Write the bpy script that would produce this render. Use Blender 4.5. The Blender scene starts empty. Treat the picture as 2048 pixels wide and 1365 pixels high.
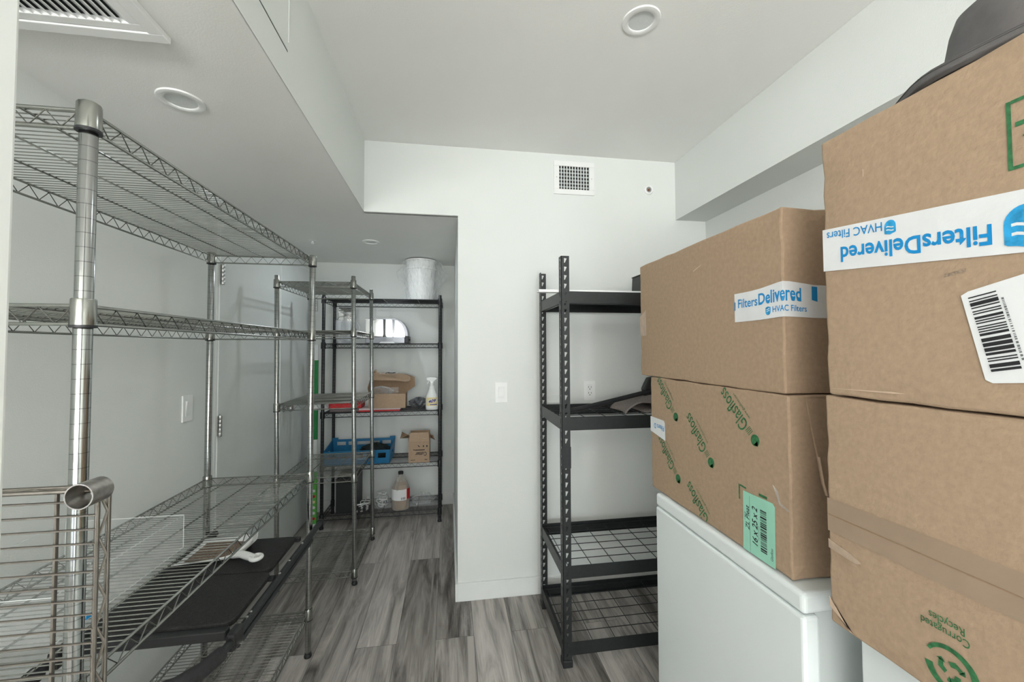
import bpy, bmesh, math, random
from mathutils import Vector, Matrix
random.seed(7)
PI = math.pi
S = bpy.context.scene
COL = S.collection

# ---------------------------------------------------------------- camera
f, cy, yaw, pitch, roll, ch = 810.55, 672.4, .1545, .0306, -.0031, 1.3974
fw = Vector((math.sin(yaw)*math.cos(pitch), math.cos(yaw)*math.cos(pitch), math.sin(pitch)))
rt0 = Vector((math.cos(yaw), -math.sin(yaw), 0)); up0 = rt0.cross(fw)
rt = rt0*math.cos(roll) + up0*math.sin(roll); up = -rt0*math.sin(roll) + up0*math.cos(roll)
cam = bpy.data.cameras.new('camera'); cam.sensor_width = 36; cam.lens = f*36/2048
cam.shift_x = 0; cam.shift_y = (cy-682.5)/2048; cam.clip_start = .02
co = bpy.data.objects.new('camera', cam); COL.objects.link(co)
M = Matrix((rt, up, -fw)).transposed().to_4x4(); M.translation = (0, 0, ch)
co.matrix_world = M; S.camera = co

# ---------------------------------------------------------------- world, light, exposure
w = bpy.data.worlds.new('world'); S.world = w; w.use_nodes = True
w.node_tree.nodes['Background'].inputs[0].default_value = (.80, .88, 1, 1)
w.node_tree.nodes['Background'].inputs[1].default_value = 1.0
def area(name, loc, rot, sx, sy, power, col):
    l = bpy.data.lights.new(name, 'AREA'); l.shape = 'RECTANGLE'; l.size = sx; l.size_y = sy
    l.energy = power; l.color = col
    o = bpy.data.objects.new(name, l); o.location = loc; o.rotation_euler = rot; COL.objects.link(o)
    return o
# daylight through the big window in the wall behind the camera, and a second one to the left of it
area('window_and_fill_light', (-1.75, -3.12, 1.35), (PI/2, 0, 0), 1.95, 2.05, 13, (.95, .98, 1))
area('window_and_fill_light', (-3.42, -1.7, 1.35), (PI/2, 0, -PI/2), 1.6, 2.1, 3, (.96, .985, 1))
area('window_and_fill_light', (.45, -3.12, 1.25), (PI/2, 0, .14), .85, 1.7, 24, (.88, .95, 1))  # added fill behind an extra window, put in to brighten the alcove
# added fill light inside the room, tilted up to brighten the ceiling
area('ceiling_fill', (-.85, -2.96, 1.55), (PI/2+1.28, 0, -.05), 2.8, .9, 205, (1, .972, .935))
S.view_settings.view_transform = 'Standard'; S.view_settings.look = 'None'
S.view_settings.gamma = 1; S.view_settings.use_curve_mapping = False
S.view_settings.exposure = .71

# ---------------------------------------------------------------- materials
MATS = {}
def new_mat(name):
    m = bpy.data.materials.new(name); m.use_nodes = True; MATS[name] = m
    return m, m.node_tree, m.node_tree.nodes['Principled BSDF']
def lk(nt, a, b): nt.links.new(a, b)
def mathn(nt, op, a, b=None, c=None):
    n = nt.nodes.new('ShaderNodeMath'); n.operation = op
    for i, v in enumerate((a, b, c)):
        if v is None: continue
        if isinstance(v, (int, float)): n.inputs[i].default_value = v
        else: lk(nt, v, n.inputs[i])
    return n.outputs[0]
def basic(name, col, rough=.5, metal=0, noise=.0, nscale=20, bump=0, bscale=80, spec=.5, alpha=None, trans=0, ior=1.45, coat=0, aniso=None):
    m, nt, b = new_mat(name)
    b.inputs['Base Color'].default_value = (*col, 1)
    b.inputs['Roughness'].default_value = rough; b.inputs['Metallic'].default_value = metal
    b.inputs['Specular IOR Level'].default_value = spec; b.inputs['IOR'].default_value = ior
    b.inputs['Transmission Weight'].default_value = trans; b.inputs['Coat Weight'].default_value = coat
    if alpha is not None: b.inputs['Alpha'].default_value = alpha
    tc = nt.nodes.new('ShaderNodeTexCoord')
    src = tc.outputs['Object']
    if aniso:
        mp = nt.nodes.new('ShaderNodeMapping'); mp.inputs['Scale'].default_value = aniso
        lk(nt, src, mp.inputs[0]); src = mp.outputs[0]
    n = nt.nodes.new('ShaderNodeTexNoise'); n.inputs['Scale'].default_value = nscale; n.inputs['Detail'].default_value = 5
    lk(nt, src, n.inputs['Vector'])
    r = nt.nodes.new('ShaderNodeValToRGB')
    k = max(noise, .01)
    r.color_ramp.elements[0].position = .3; r.color_ramp.elements[1].position = .7
    r.color_ramp.elements[0].color = (*[c*(1-k) for c in col], 1); r.color_ramp.elements[1].color = (*[min(1, c*(1+k)) for c in col], 1)
    lk(nt, n.outputs['Fac'], r.inputs[0]); lk(nt, r.outputs[0], b.inputs['Base Color'])
    if bump:
        n2 = nt.nodes.new('ShaderNodeTexNoise'); n2.inputs['Scale'].default_value = bscale; n2.inputs['Detail'].default_value = 4
        lk(nt, src, n2.inputs['Vector'])
        bp = nt.nodes.new('ShaderNodeBump'); bp.inputs['Strength'].default_value = bump; bp.inputs['Distance'].default_value = .002
        lk(nt, n2.outputs['Fac'], bp.inputs['Height']); lk(nt, bp.outputs[0], b.inputs['Normal'])
    return m
wall = basic('wall_paint', (.76, .785, .757), .75, noise=.012, nscale=3, bump=.25, bscale=220, spec=.25)
rearw = basic('rear_wall_light_cut', (.30, .29, .27), .8, noise=.02, nscale=3, spec=.2)  # unseen rear walls, darkened to cut bounce light and darken chrome reflections
ceilm = basic('ceiling_paint', (.90, .905, .875), .85, noise=.012, nscale=3, bump=.2, bscale=200, spec=.2)
trimw = basic('white_trim_paint', (.82, .84, .82), .4, noise=.01, spec=.4)
doorm = basic('door_paint', (.75, .78, .76), .45, noise=.01, spec=.4)
plast = basic('white_plastic', (.86, .87, .85), .35, noise=.01)
applw = basic('appliance_enamel', (.80, .85, .84), .22, noise=.008, nscale=4, spec=.5)
dark = basic('dark_gap', (.02, .022, .022), .8)
card = basic('cardboard', (.415, .300, .205), .85, noise=.07, nscale=90, bump=.35, bscale=160, spec=.12)
cardl = basic('cardboard_raw_edge', (.60, .45, .33), .9, noise=.08, nscale=60)
carddk = basic('brown_cardboard', (.33, .225, .145), .85, noise=.08, nscale=70, bump=.3, bscale=120, spec=.12)
tapeb = basic('brown_tape', (.36, .265, .19), .32, noise=.04, nscale=15, bump=.3, bscale=30, spec=.4)
tapet = basic('torn_tape', (.47, .36, .27), .3, noise=.15, nscale=40, bump=.4, bscale=40)
tapew = basic('white_tape', (.78, .79, .79), .3, noise=.03, nscale=20, bump=.6, bscale=28, spec=.5)
paper = basic('label_paper', (.80, .81, .81), .55, noise=.01)
mint = basic('mint_label_paper', (.34, .68, .52), .5, noise=.02, nscale=30)
blue = basic('blue_ink', (.01, .27, .62), .4)
blue2 = basic('blue_ink_light', (.03, .34, .66), .4, noise=.3, nscale=90)
green = basic('green_ink', (.035, .16, .06), .7, noise=.35, nscale=150)
black = basic('black_ink', (.02, .02, .022), .6)
greyink = basic('grey_ink', (.16, .17, .17), .6)
blk = basic('black_metal_powder', (.018, .021, .022), .38, noise=.2, nscale=60, bump=.15, bscale=300)
blkw = basic('black_epoxy_wire', (.012, .013, .014), .3, noise=.1)
gunm = basic('grey_powder_steel', (.020, .023, .023), .42, noise=.15, nscale=60, bump=.15, bscale=300)
blkp = basic('black_plastic', (.02, .021, .022), .45, noise=.1)
foam = basic('black_foam', (.03, .03, .032), .85, noise=.2, nscale=120, bump=.5, bscale=200)
tread = basic('textured_black_tread', (.022, .022, .021), .7, noise=.45, nscale=160, bump=.9, bscale=260)
chr_ = basic('chrome_wire', (.34, .345, .32), .22, 1, noise=.08, nscale=40)
tarn = basic('tarnished_chrome_wire', (.27, .245, .22), .3, 1, noise=.15, nscale=60)
chr2 = basic('bright_rivet', (.75, .75, .73), .25, 1)
steel = basic('hinge_steel', (.55, .56, .55), .35, 1, noise=.05)
grey = basic('grey_satin_fabric', (.115, .108, .105), .62, noise=.10, nscale=40, bump=.3, bscale=260, spec=.35)
crate = basic('blue_crate_plastic', (.01, .17, .36), .45, noise=.08)
red = basic('red_plastic', (.58, .015, .02), .4, noise=.05)
greenp = basic('green_card', (.015, .24, .06), .45, noise=.1)
limep = basic('lime_green_card', (.12, .50, .08), .45, noise=.12)
dkgreen = basic('dark_folded_net', (.012, .022, .022), .8, noise=.5, nscale=90, bump=.6, bscale=120)
cloth = basic('taupe_waffle_cloth', (.25, .215, .195), .9, noise=.35, nscale=240, bump=1, bscale=260)
greyb = basic('grey_plastic_bag', (.10, .105, .11), .35, noise=.3, nscale=25, bump=.8, bscale=30)
cable = basic('white_cable', (.75, .75, .73), .4)
dust = basic('brown_dust', (.21, .15, .11), .95, noise=.5, nscale=200, bump=1, bscale=200)
yellow = basic('pale_yellow_label', (.85, .72, .33), .45)
navy = basic('navy_ink', (.02, .03, .35), .45)
mirror = basic('mirror_steel', (.90, .91, .92), .06, 1, noise=.02, bump=.1, bscale=4)
graym = basic('brushed_grey_panel', (.23, .24, .26), .3, .6, noise=.05)
copper = basic('copper_sprinkler', (.35, .13, .07), .4, .7)
# chrome post with dark height grooves every inch
m, nt, b = new_mat('chrome_grooved_post')
b.inputs['Metallic'].default_value = 1; b.inputs['Roughness'].default_value = .16
tc = nt.nodes.new('ShaderNodeTexCoord'); sx = nt.nodes.new('ShaderNodeSeparateXYZ'); lk(nt, tc.outputs['Object'], sx.inputs[0])
fr = mathn(nt, 'FRACT', mathn(nt, 'DIVIDE', sx.outputs['Z'], .0254))
g = mathn(nt, 'LESS_THAN', fr, .055)
mx = nt.nodes.new('ShaderNodeMix'); mx.data_type = 'RGBA'; lk(nt, g, mx.inputs[0])
mx.inputs[6].default_value = (.38, .39, .38, 1); mx.inputs[7].default_value = (.20, .20, .20, 1)
lk(nt, mx.outputs[2], b.inputs['Base Color']); chrp = m
# black post with grooves
m, nt, b = new_mat('black_grooved_post'); b.inputs['Roughness'].default_value = .28
tc = nt.nodes.new('ShaderNodeTexCoord'); sx = nt.nodes.new('ShaderNodeSeparateXYZ'); lk(nt, tc.outputs['Object'], sx.inputs[0])
fr = mathn(nt, 'FRACT', mathn(nt, 'DIVIDE', sx.outputs['Z'], .0254)); g = mathn(nt, 'LESS_THAN', fr, .1)
mx = nt.nodes.new('ShaderNodeMix'); mx.data_type = 'RGBA'; lk(nt, g, mx.inputs[0])
mx.inputs[6].default_value = (.012, .013, .014, 1); mx.inputs[7].default_value = (.06, .06, .06, 1)
lk(nt, mx.outputs[2], b.inputs['Base Color']); blkpost = m
# clear plastics: mix of transparent and glossy, thin walled
def clear(name, col, amt, rough=.08, bump=0, bscale=30, k=.55):
    m, nt, b = new_mat(name)
    out = nt.nodes['Material Output']; nt.nodes.remove(b)
    tr = nt.nodes.new('ShaderNodeBsdfTransparent'); tr.inputs[0].default_value = (*[min(1, c*1.0) for c in col], 1)
    gl = nt.nodes.new('ShaderNodeBsdfPrincipled'); gl.inputs['Base Color'].default_value = (*col, 1); gl.inputs['Roughness'].default_value = rough
    gl.inputs['Specular IOR Level'].default_value = 1.0
    fr = nt.nodes.new('ShaderNodeLayerWeight'); fr.inputs[0].default_value = .35
    fac = mathn(nt, 'MULTIPLY_ADD', fr.outputs['Facing'], k, amt); fac.node.use_clamp = True
    tc = nt.nodes.new('ShaderNodeTexCoord'); n2 = nt.nodes.new('ShaderNodeTexNoise'); n2.inputs['Scale'].default_value = bscale
    n2.inputs['Distortion'].default_value = 1.5
    lk(nt, tc.outputs['Object'], n2.inputs['Vector'])
    if bump:
        bp = nt.nodes.new('ShaderNodeBump'); bp.inputs['Strength'].default_value = bump; bp.inputs['Distance'].default_value = .01
        lk(nt, n2.outputs['Fac'], bp.inputs['Height']); lk(nt, bp.outputs[0], gl.inputs['Normal']); lk(nt, bp.outputs[0], fr.inputs['Normal'])
    ms = nt.nodes.new('ShaderNodeMixShader'); lk(nt, fac, ms.inputs[0]); lk(nt, tr.outputs[0], ms.inputs[1]); lk(nt, gl.outputs[0], ms.inputs[2])
    lk(nt, ms.outputs[0], out.inputs[0]); return m
acry = clear('clear_acrylic', (.985, .99, .988), .01, .05, k=.14)
film = clear('clear_plastic_film', (.985, .99, .99), .07, .12, .7, 18, k=.35)
cupm = clear('clear_ribbed_plastic', (.93, .94, .95), .12, .08)
winm = clear('window_glass', (.97, .99, .99), .02, .02)
amber = clear('amber_liquid', (.72, .55, .40), .45, .15)
jugm = clear('translucent_jug', (.90, .88, .84), .16, .12)
# vinyl plank floor: planks run away from the camera (+Y)
m, nt, b = new_mat('grey_vinyl_planks')
tc = nt.nodes.new('ShaderNodeTexCoord'); mp = nt.nodes.new('ShaderNodeMapping')
mp.inputs['Rotation'].default_value = (0, 0, PI/2); mp.inputs['Location'].default_value = (.35, .06, 0); lk(nt, tc.outputs['Object'], mp.inputs[0])
br = nt.nodes.new('ShaderNodeTexBrick'); br.offset = .37; br.inputs['Scale'].default_value = 1
br.inputs['Brick Width'].default_value = 1.22; br.inputs['Row Height'].default_value = .183
br.inputs['Mortar Size'].default_value = .0009; br.inputs['Mortar Smooth'].default_value = .1; br.inputs['Bias'].default_value = 0
br.inputs['Color1'].default_value = (0, 0, 0, 1); br.inputs['Color2'].default_value = (1, 1, 1, 1); br.inputs['Mortar'].default_value = (.5, .5, .5, 1)
lk(nt, mp.outputs[0], br.inputs['Vector'])
sep = nt.nodes.new('ShaderNodeSeparateColor'); lk(nt, br.outputs['Color'], sep.inputs[0])
# shift the grain per plank
cmb = nt.nodes.new('ShaderNodeCombineXYZ'); lk(nt, mathn(nt, 'MULTIPLY', sep.outputs[0], 31.0), cmb.inputs[0]); lk(nt, mathn(nt, 'MULTIPLY', sep.outputs[0], 17.0), cmb.inputs[1])
va = nt.nodes.new('ShaderNodeVectorMath'); va.operation = 'ADD'; lk(nt, tc.outputs['Object'], va.inputs[0]); lk(nt, cmb.outputs[0], va.inputs[1])
m1 = nt.nodes.new('ShaderNodeMapping'); m1.inputs['Scale'].default_value = (9, .9, 1); lk(nt, va.outputs[0], m1.inputs[0])
n1 = nt.nodes.new('ShaderNodeTexNoise'); n1.inputs['Scale'].default_value = 1.6; n1.inputs['Detail'].default_value = 6; n1.inputs['Distortion'].default_value = 1.4; n1.inputs['Roughness'].default_value = .62
lk(nt, m1.outputs[0], n1.inputs['Vector'])
m2 = nt.nodes.new('ShaderNodeMapping'); m2.inputs['Scale'].default_value = (70, 3.5, 1); lk(nt, va.outputs[0], m2.inputs[0])
n2 = nt.nodes.new('ShaderNodeTexNoise'); n2.inputs['Scale'].default_value = 2; n2.inputs['Detail'].default_value = 4; lk(nt, m2.outputs[0], n2.inputs['Vector'])
g1 = mathn(nt, 'MULTIPLY_ADD', n2.outputs['Fac'], .22, mathn(nt, 'MULTIPLY', n1.outputs['Fac'], .95))
g2 = mathn(nt, 'MULTIPLY_ADD', sep.outputs[0], .22, g1)
rp = nt.nodes.new('ShaderNodeValToRGB'); e = rp.color_ramp.elements
e[0].position = .44; e[0].color = (.060, .051, .045, 1); e[1].position = .95; e[1].color = (.62, .58, .54, 1)
x = e.new(.58); x.color = (.20, .182, .165, 1); x = e.new(.74); x.color = (.38, .35, .325, 1)
lk(nt, g2, rp.inputs[0])
mm = nt.nodes.new('ShaderNodeMix'); mm.data_type = 'RGBA'; lk(nt, br.outputs['Fac'], mm.inputs[0]); m3 = nt.nodes.new('ShaderNodeMapping'); m3.inputs['Scale'].default_value = (11, .42, 1); lk(nt, va.outputs[0], m3.inputs[0])
n3 = nt.nodes.new('ShaderNodeTexNoise'); n3.inputs['Scale'].default_value = 1.3; n3.inputs['Detail'].default_value = 1; lk(nt, m3.outputs[0], n3.inputs['Vector'])
r3 = nt.nodes.new('ShaderNodeValToRGB'); r3.color_ramp.elements[0].position = .645; r3.color_ramp.elements[1].position = .665; lk(nt, n3.outputs['Fac'], r3.inputs[0])
sp = nt.nodes.new('ShaderNodeMix'); sp.data_type = 'RGBA'; lk(nt, mathn(nt, 'MULTIPLY', r3.outputs[0], .75), sp.inputs[0]); lk(nt, rp.outputs[0], sp.inputs[6]); sp.inputs[7].default_value = (.50, .47, .43, 1)
lk(nt, sp.outputs[2], mm.inputs[6]); mm.inputs[7].default_value = (.06, .055, .05, 1)
lk(nt, mm.outputs[2], b.inputs['Base Color']); b.inputs['Roughness'].default_value = .42; b.inputs['Specular IOR Level'].default_value = .4
bp = nt.nodes.new('ShaderNodeBump'); bp.inputs['Strength'].default_value = .15; bp.inputs['Distance'].default_value = .002
lk(nt, g1, bp.inputs['Height']); lk(nt, bp.outputs[0], b.inputs['Normal'])
floorm = m
# woven 'white with dark speck' perforated diffuser
diff = basic('lamp_diffuser_off', (.72, .75, .74), .6, noise=.10, nscale=900)

# ---------------------------------------------------------------- mesh helpers
class MB:
    def __init__(s): s.v = []; s.f = []; s.mi = []; s.m = 0
    def add(s, vs, fs):
        o = len(s.v); s.v += [tuple(p) for p in vs]
        for q in fs: s.f.append([o+i for i in q]); s.mi.append(s.m)
        return s
    def box(s, x0, y0, z0, x1, y1, z1):
        x0, x1 = sorted((x0, x1)); y0, y1 = sorted((y0, y1)); z0, z1 = sorted((z0, z1))
        vs = [(x0,y0,z0),(x1,y0,z0),(x1,y1,z0),(x0,y1,z0),(x0,y0,z1),(x1,y0,z1),(x1,y1,z1),(x0,y1,z1)]
        return s.add(vs, [(0,3,2,1),(4,5,6,7),(0,1,5,4),(1,2,6,5),(2,3,7,6),(3,0,4,7)])
    def cbox(s, c, d): return s.box(c[0]-d[0]/2, c[1]-d[1]/2, c[2]-d[2]/2, c[0]+d[0]/2, c[1]+d[1]/2, c[2]+d[2]/2)
    def tube(s, pts, r, n=8, cap=True, closed=False):
        pts = [Vector(p) for p in pts]; N = len(pts); rings = []
        rr = r if isinstance(r, (list, tuple)) else [r]*N
        prev = None
        for i, p in enumerate(pts):
            if closed: t = (pts[(i+1) % N]-pts[i-1])
            elif i == 0: t = pts[1]-p
            elif i == N-1: t = p-pts[i-1]
            else: t = (pts[i+1]-p).normalized()+(p-pts[i-1]).normalized()
            t.normalize()
            if prev is None:
                a = Vector((0, 0, 1)) if abs(t.z) < .9 else Vector((1, 0, 0)); u = t.cross(a).normalized()
            else:
                u = (prev - t*prev.dot(t)).normalized()
            prev = u; v = t.cross(u)
            rings.append([p+(u*math.cos(2*PI*k/n)+v*math.sin(2*PI*k/n))*rr[i] for k in range(n)])
        vs = [q for g in rings for q in g]; fs = []
        R = N if closed else N-1
        for i in range(R):
            j = (i+1) % N
            for k in range(n): fs.append((i*n+k, i*n+(k+1) % n, j*n+(k+1) % n, j*n+k))
        if cap and not closed: fs += [tuple(range(n))[::-1], tuple((N-1)*n+k for k in range(n))]
        return s.add(vs, fs)
    def lathe(s, prof, c=(0,0,0), n=24, axis='z', sq=(1,1), cap=True):
        vs = []
        for r, h in prof:
            for k in range(n):
                a = 2*PI*k/n; x, y = r*math.cos(a)*sq[0], r*math.sin(a)*sq[1]
                p = {'z': (x, y, h), 'y': (x, h, y), 'x': (h, x, y)}[axis]
                vs.append((c[0]+p[0], c[1]+p[1], c[2]+p[2]))
        fs = []
        for i in range(len(prof)-1):
            for k in range(n):
                q = (i*n+k, i*n+(k+1) % n, (i+1)*n+(k+1) % n, (i+1)*n+k)
                fs.append(q if axis != 'y' else q[::-1])
        if cap:
            fs.append(tuple(range(n))[::-1]); fs.append(tuple((len(prof)-1)*n+k for k in range(n)))
        return s.add(vs, fs)
    def prism(s, poly, d0, d1, axis='x'):
        # poly: (a, b) points; axis x -> (y, z), y -> (x, z), z -> (x, y)
        def P(a, b, d): return {'x': (d, a, b), 'y': (a, d, b), 'z': (a, b, d)}[axis]
        n = len(poly); vs = [P(a, b, d0) for a, b in poly]+[P(a, b, d1) for a, b in poly]
        fs = [tuple(range(n))[::-1], tuple(range(n, 2*n))]+[(k, (k+1) % n, n+(k+1) % n, n+k) for k in range(n)]
        return s.add(vs, fs)
    def quad(s, a, b_, c, d, th=.0006):
        a, b_, c, d = map(Vector, (a, b_, c, d)); nrm = (b_-a).cross(d-a).normalized()*th
        return s.add([a, b_, c, d, a+nrm, b_+nrm, c+nrm, d+nrm], [(3,2,1,0),(4,5,6,7),(0,1,5,4),(1,2,6,5),(2,3,7,6),(3,0,4,7)])
    def grid(s, fn, nu, nv):
        vs = [fn(i/nu, j/nv) for j in range(nv+1) for i in range(nu+1)]
        fs = [(j*(nu+1)+i, j*(nu+1)+i+1, (j+1)*(nu+1)+i+1, (j+1)*(nu+1)+i) for j in range(nv) for i in range(nu)]
        return s.add(vs, fs)
    def xf(s, M):
        s.v = [tuple(M @ Vector(p)) for p in s.v]; return s
    def build(s, name, mat, parent=None, smooth=0, bevel=0, recalc=True, seg=2, **kw):
        me = bpy.data.meshes.new(name); me.from_pydata(s.v, [], s.f)
        mats = mat if isinstance(mat, (list, tuple)) else [mat]
        for q in mats: me.materials.append(q)
        for i, p in enumerate(me.polygons): p.material_index = s.mi[i]
        if recalc:
            bm = bmesh.new(); bm.from_mesh(me); bmesh.ops.recalc_face_normals(bm, faces=bm.faces); bm.to_mesh(me); bm.free()
        if smooth:
            for p in me.polygons: p.use_smooth = True
            me.set_sharp_from_angle(angle=math.radians(smooth))
        me.update()
        o = bpy.data.objects.new(name, me); COL.objects.link(o)
        if parent: o.parent = parent
        if bevel:
            md = o.modifiers.new('bevel', 'BEVEL'); md.width = bevel; md.segments = seg; md.limit_method = 'ANGLE'; md.angle_limit = math.radians(40)
        for k, v in kw.items(): o[k] = v
        return o
def thing(name, label, cat, loc=(0,0,0), rz=0, group=None):
    o = bpy.data.objects.new(name, None); COL.objects.link(o); o.location = loc; o.rotation_euler = (0, 0, rz); o.empty_display_size = .05
    return tag(o, label, cat, group)
def tag(o, label, cat, group=None):
    o['label'] = label; o['category'] = cat
    if group: o['group'] = group
    return o
def dup(o, parent=None, **kw):
    c = o.copy(); COL.objects.link(c); c.parent = parent
    for ch in list(o.children): dup(ch, c)
    return c
def struct(o): o['kind'] = 'structure'; return o

_fonts = {}
def text_mesh(body, size, fn, name, mat, parent, bold=0, shear=0, xs=1, align='LEFT', clip=None, cuts=()):
    """lettering: text laid out in (u, v) metres, carried on to a surface by fn(u, v)"""
    cu = bpy.data.curves.new(name, 'FONT'); cu.body = body; cu.size = size; cu.offset = bold*size; cu.shear = shear; cu.align_x = align
    cu.resolution_u = 3
    to = bpy.data.objects.new('tmp', cu); COL.objects.link(to)
    dg = bpy.context.evaluated_depsgraph_get(); me = bpy.data.meshes.new_from_object(to.evaluated_get(dg))
    bpy.data.objects.remove(to); bpy.data.curves.remove(cu)
    for q in cuts:
        bm = bmesh.new(); bm.from_mesh(me)
        bmesh.ops.bisect_plane(bm, geom=bm.verts[:]+bm.edges[:]+bm.faces[:], plane_co=(q/xs, 0, 0), plane_no=(1, 0, 0)); bm.to_mesh(me); bm.free()
    if clip:
        bm = bmesh.new(); bm.from_mesh(me)
        bmesh.ops.delete(bm, geom=[fc for fc in bm.faces if not clip(fc.calc_center_median().x*xs, fc.calc_center_median().y)], context='FACES')
        bm.to_mesh(me); bm.free()
    for v in me.vertices: v.co = fn(v.co.x*xs, v.co.y)
    me.materials.clear(); me.materials.append(mat); me.name = name
    o = bpy.data.objects.new(name, me); COL.objects.link(o); o.parent = parent
    return o
def plane_map(O, u, v, off=(0,0,0)):
    O = Vector(O)+Vector(off); u = Vector(u); v = Vector(v)
    return lambda a, b_: O+u*a+v*b_

# ---------------------------------------------------------------- room shell
ZC, ZS, YW, YB, XL, XSOF, XR, XBEAM, ZB = 2.553, 2.155, 2.308, 3.737, -1.145, -.465, 1.593, 1.39, 2.19
YBK = -3.1
struct(MB().box(-3.6, YBK-.15, -.1, 2.2, YB+.12, 0).build('floor', floorm))
struct(MB().box(-3.6, YBK-.15, ZC, 2.2, YB+.12, ZC+.12).build('ceiling', ceilm))
struct(MB().box(XL-.12, -.35, 0, XL, YB, ZC).build('wall_left', wall))
struct(MB().box(XL-.12, YB, 0, .17, YB+.12, ZC).build('wall_alcove_back', wall))
struct(MB().box(.05, YW, 0, XR+.12, YW+.12, ZC).box(.05, YW+.12, 0, .17, YB, ZC).build('wall_back', wall))
struct(MB().box(XR, YBK, 0, XR+.12, YW, ZC).build('wall_right', wall))
struct(MB().box(XL, -.35, ZS, XSOF, YB, ZC-.0005).box(XSOF, YW+.02, ZS, .05, YB, ZC-.0005).box(XSOF-.002, YW+.0005, ZS, .0495, YW+.03, ZC-.0005).build('ceiling_soffit', ceilm))
struct(MB().box(XSOF-.001, -.35, ZS, XSOF+.0015, YW, ZC-.0006).build('wall_soffit_face', wall))
struct(MB().box(XSOF-.002, YW-.0008, ZS+.0002, .0502, YW+.02, ZC-.0007).build('wall_above_alcove', wall))
struct(MB().prism([(XBEAM+.018, -.6), (XBEAM, YW), (XR, YW), (XR, -.6)], ZB, ZC-.0005, 'z').build('ceiling_beam', wall))
# room behind the camera, with its windows and one more added for light
mb = MB()
wx0, wx1, wz0, wz1 = -2.75, -.75, .3, 2.4
mb.box(-3.6, YBK-.12, 0, wx0, YBK, ZC).box(wx1, YBK-.12, 0, 0, YBK, ZC).box(.9, YBK-.12, 0, XR, YBK, ZC).box(0, YBK-.12, 0, .9, YBK, .35).box(0, YBK-.12, 2.15, .9, YBK, ZC).box(wx0, YBK-.12, 0, wx1, YBK, wz0).box(wx0, YBK-.12, wz1, wx1, YBK, ZC)
struct(mb.build('wall_rear', rearw))
mb = MB()
mb.box(-3.52, YBK, 0, -3.4, -2.5, ZC).box(-3.52, -.9, 0, -3.4, -.35, ZC).box(-3.52, -2.5, 0, -3.4, -.9, .3).box(-3.52, -2.5, 2.4, -3.4, -.9, ZC)
struct(mb.build('wall_side', rearw))
struct(MB().box(-3.52, -.35, 0, XL-.12, -.23, ZC).build('wall_front_return', rearw))
mb = MB(); t = .035
for x in (wx0, wx0+1.0, wx1-t): mb.box(x, YBK-.08, wz0, x+t, YBK-.02, wz1)
for z in (wz0, 1.75, wz1-t): mb.box(wx0, YBK-.08, z, wx1, YBK-.02, z+t)
wn = struct(mb.build('window_1', trimw))
MB().box(wx0, YBK-.055, wz0, wx1, YBK-.05, wz1).build('pane', winm, wn)
mb = MB()
for y in (-2.5, -1.72, -.9-t): mb.box(-3.48, y, .3, -3.42, y+t, 2.4)
for z in (.3, 2.4-t): mb.box(-3.48, -2.5, z, -3.42, -.9, z+t)
wn = struct(mb.build('window_2', trimw))
MB().box(-3.455, -2.5, .3, -3.45, -.9, 2.4).build('pane', winm, wn)
mb = MB()
for x in (0, .9-t): mb.box(x, YBK-.08, .35, x+t, YBK-.02, 2.15)
for z in (.35, 1.25, 2.15-t): mb.box(0, YBK-.08, z, .9, YBK-.02, z+t)
wn = struct(mb.build('added_window', trimw))  # unseen extra window, added as a source for the alcove fill
MB().box(0, YBK-.055, .35, .9, YBK-.05, 2.15).build('pane', winm, wn)
# baseboards
BH, BT = .097, .013
struct(MB().box(.05, YW-BT, 0, XR, YW, BH).build('baseboard_back', trimw, bevel=.002))
struct(MB().box(.05-BT, YW-BT, 0, .05, YB, BH).build('baseboard_alcove_right', trimw, bevel=.002))
struct(MB().box(XL, YB-BT, 0, .05-BT, YB, BH).build('baseboard_alcove_back', trimw, bevel=.002))
struct(MB().box(XL, -.35, 0, XL+BT, 2.2, BH).build('baseboard_left', trimw, bevel=.002))
struct(MB().box(XR-BT, YBK, 0, XR, YW-BT, BH).build('baseboard_right', trimw, bevel=.002))
# the white edge of the doorway the picture is taken from
struct(MB().box(-.40, .18, 0, -.272, .30, 2.14).build('trim_1', trimw, bevel=.003))
# double closet doors in the left wall
def door(n, y0, y1, hy, hs, knob=None):
    d = struct(MB().box(XL-.004, y0+.003, .008, XL+.004, y1-.003, 2.04).build('door_%d' % n, doorm, bevel=.0015))
    for hz in (1.777, 1.013, .25):
        h = MB(); h.box(XL+.003, hy-.012*hs, hz-.05, XL+.006, hy+.022*hs, hz+.05)
        for k in range(5):
            z0 = hz-.0525+k*.0212; h.lathe([(.0075, z0), (.0085, z0+.002), (.0085, z0+.0185), (.0075, z0+.0205)], (XL+.013, hy, 0), 14)
        h.lathe([(.004, hz+.053), (.006, hz+.056), (.003, hz+.062)], (XL+.013, hy, 0), 12)
        h.build('hinge', steel, d, smooth=40)
    if knob:
        k = MB(); k.lathe([(.028, .003), (.028, .008), (.012, .012), (.010, .03), (.022, .038), (.027, .050), (.024, .062), (.010, .067)], (XL, knob, .985), 24, 'x')
        k.build('door_knob', steel, d, smooth=40)
    return d
struct(MB().box(XL, 2.979, .01, XL+.009, 2.991, 2.04).build('trim_3', trimw, bevel=.002))
door(1, 2.235, 2.985, 2.245, 1); door(2, 2.985, 3.72, 3.705, -1, 3.06)
struct(MB().box(XL-.006, 2.215, 0, XL+.0008, 3.736, 2.055).build('trim_2', trimw))

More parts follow.
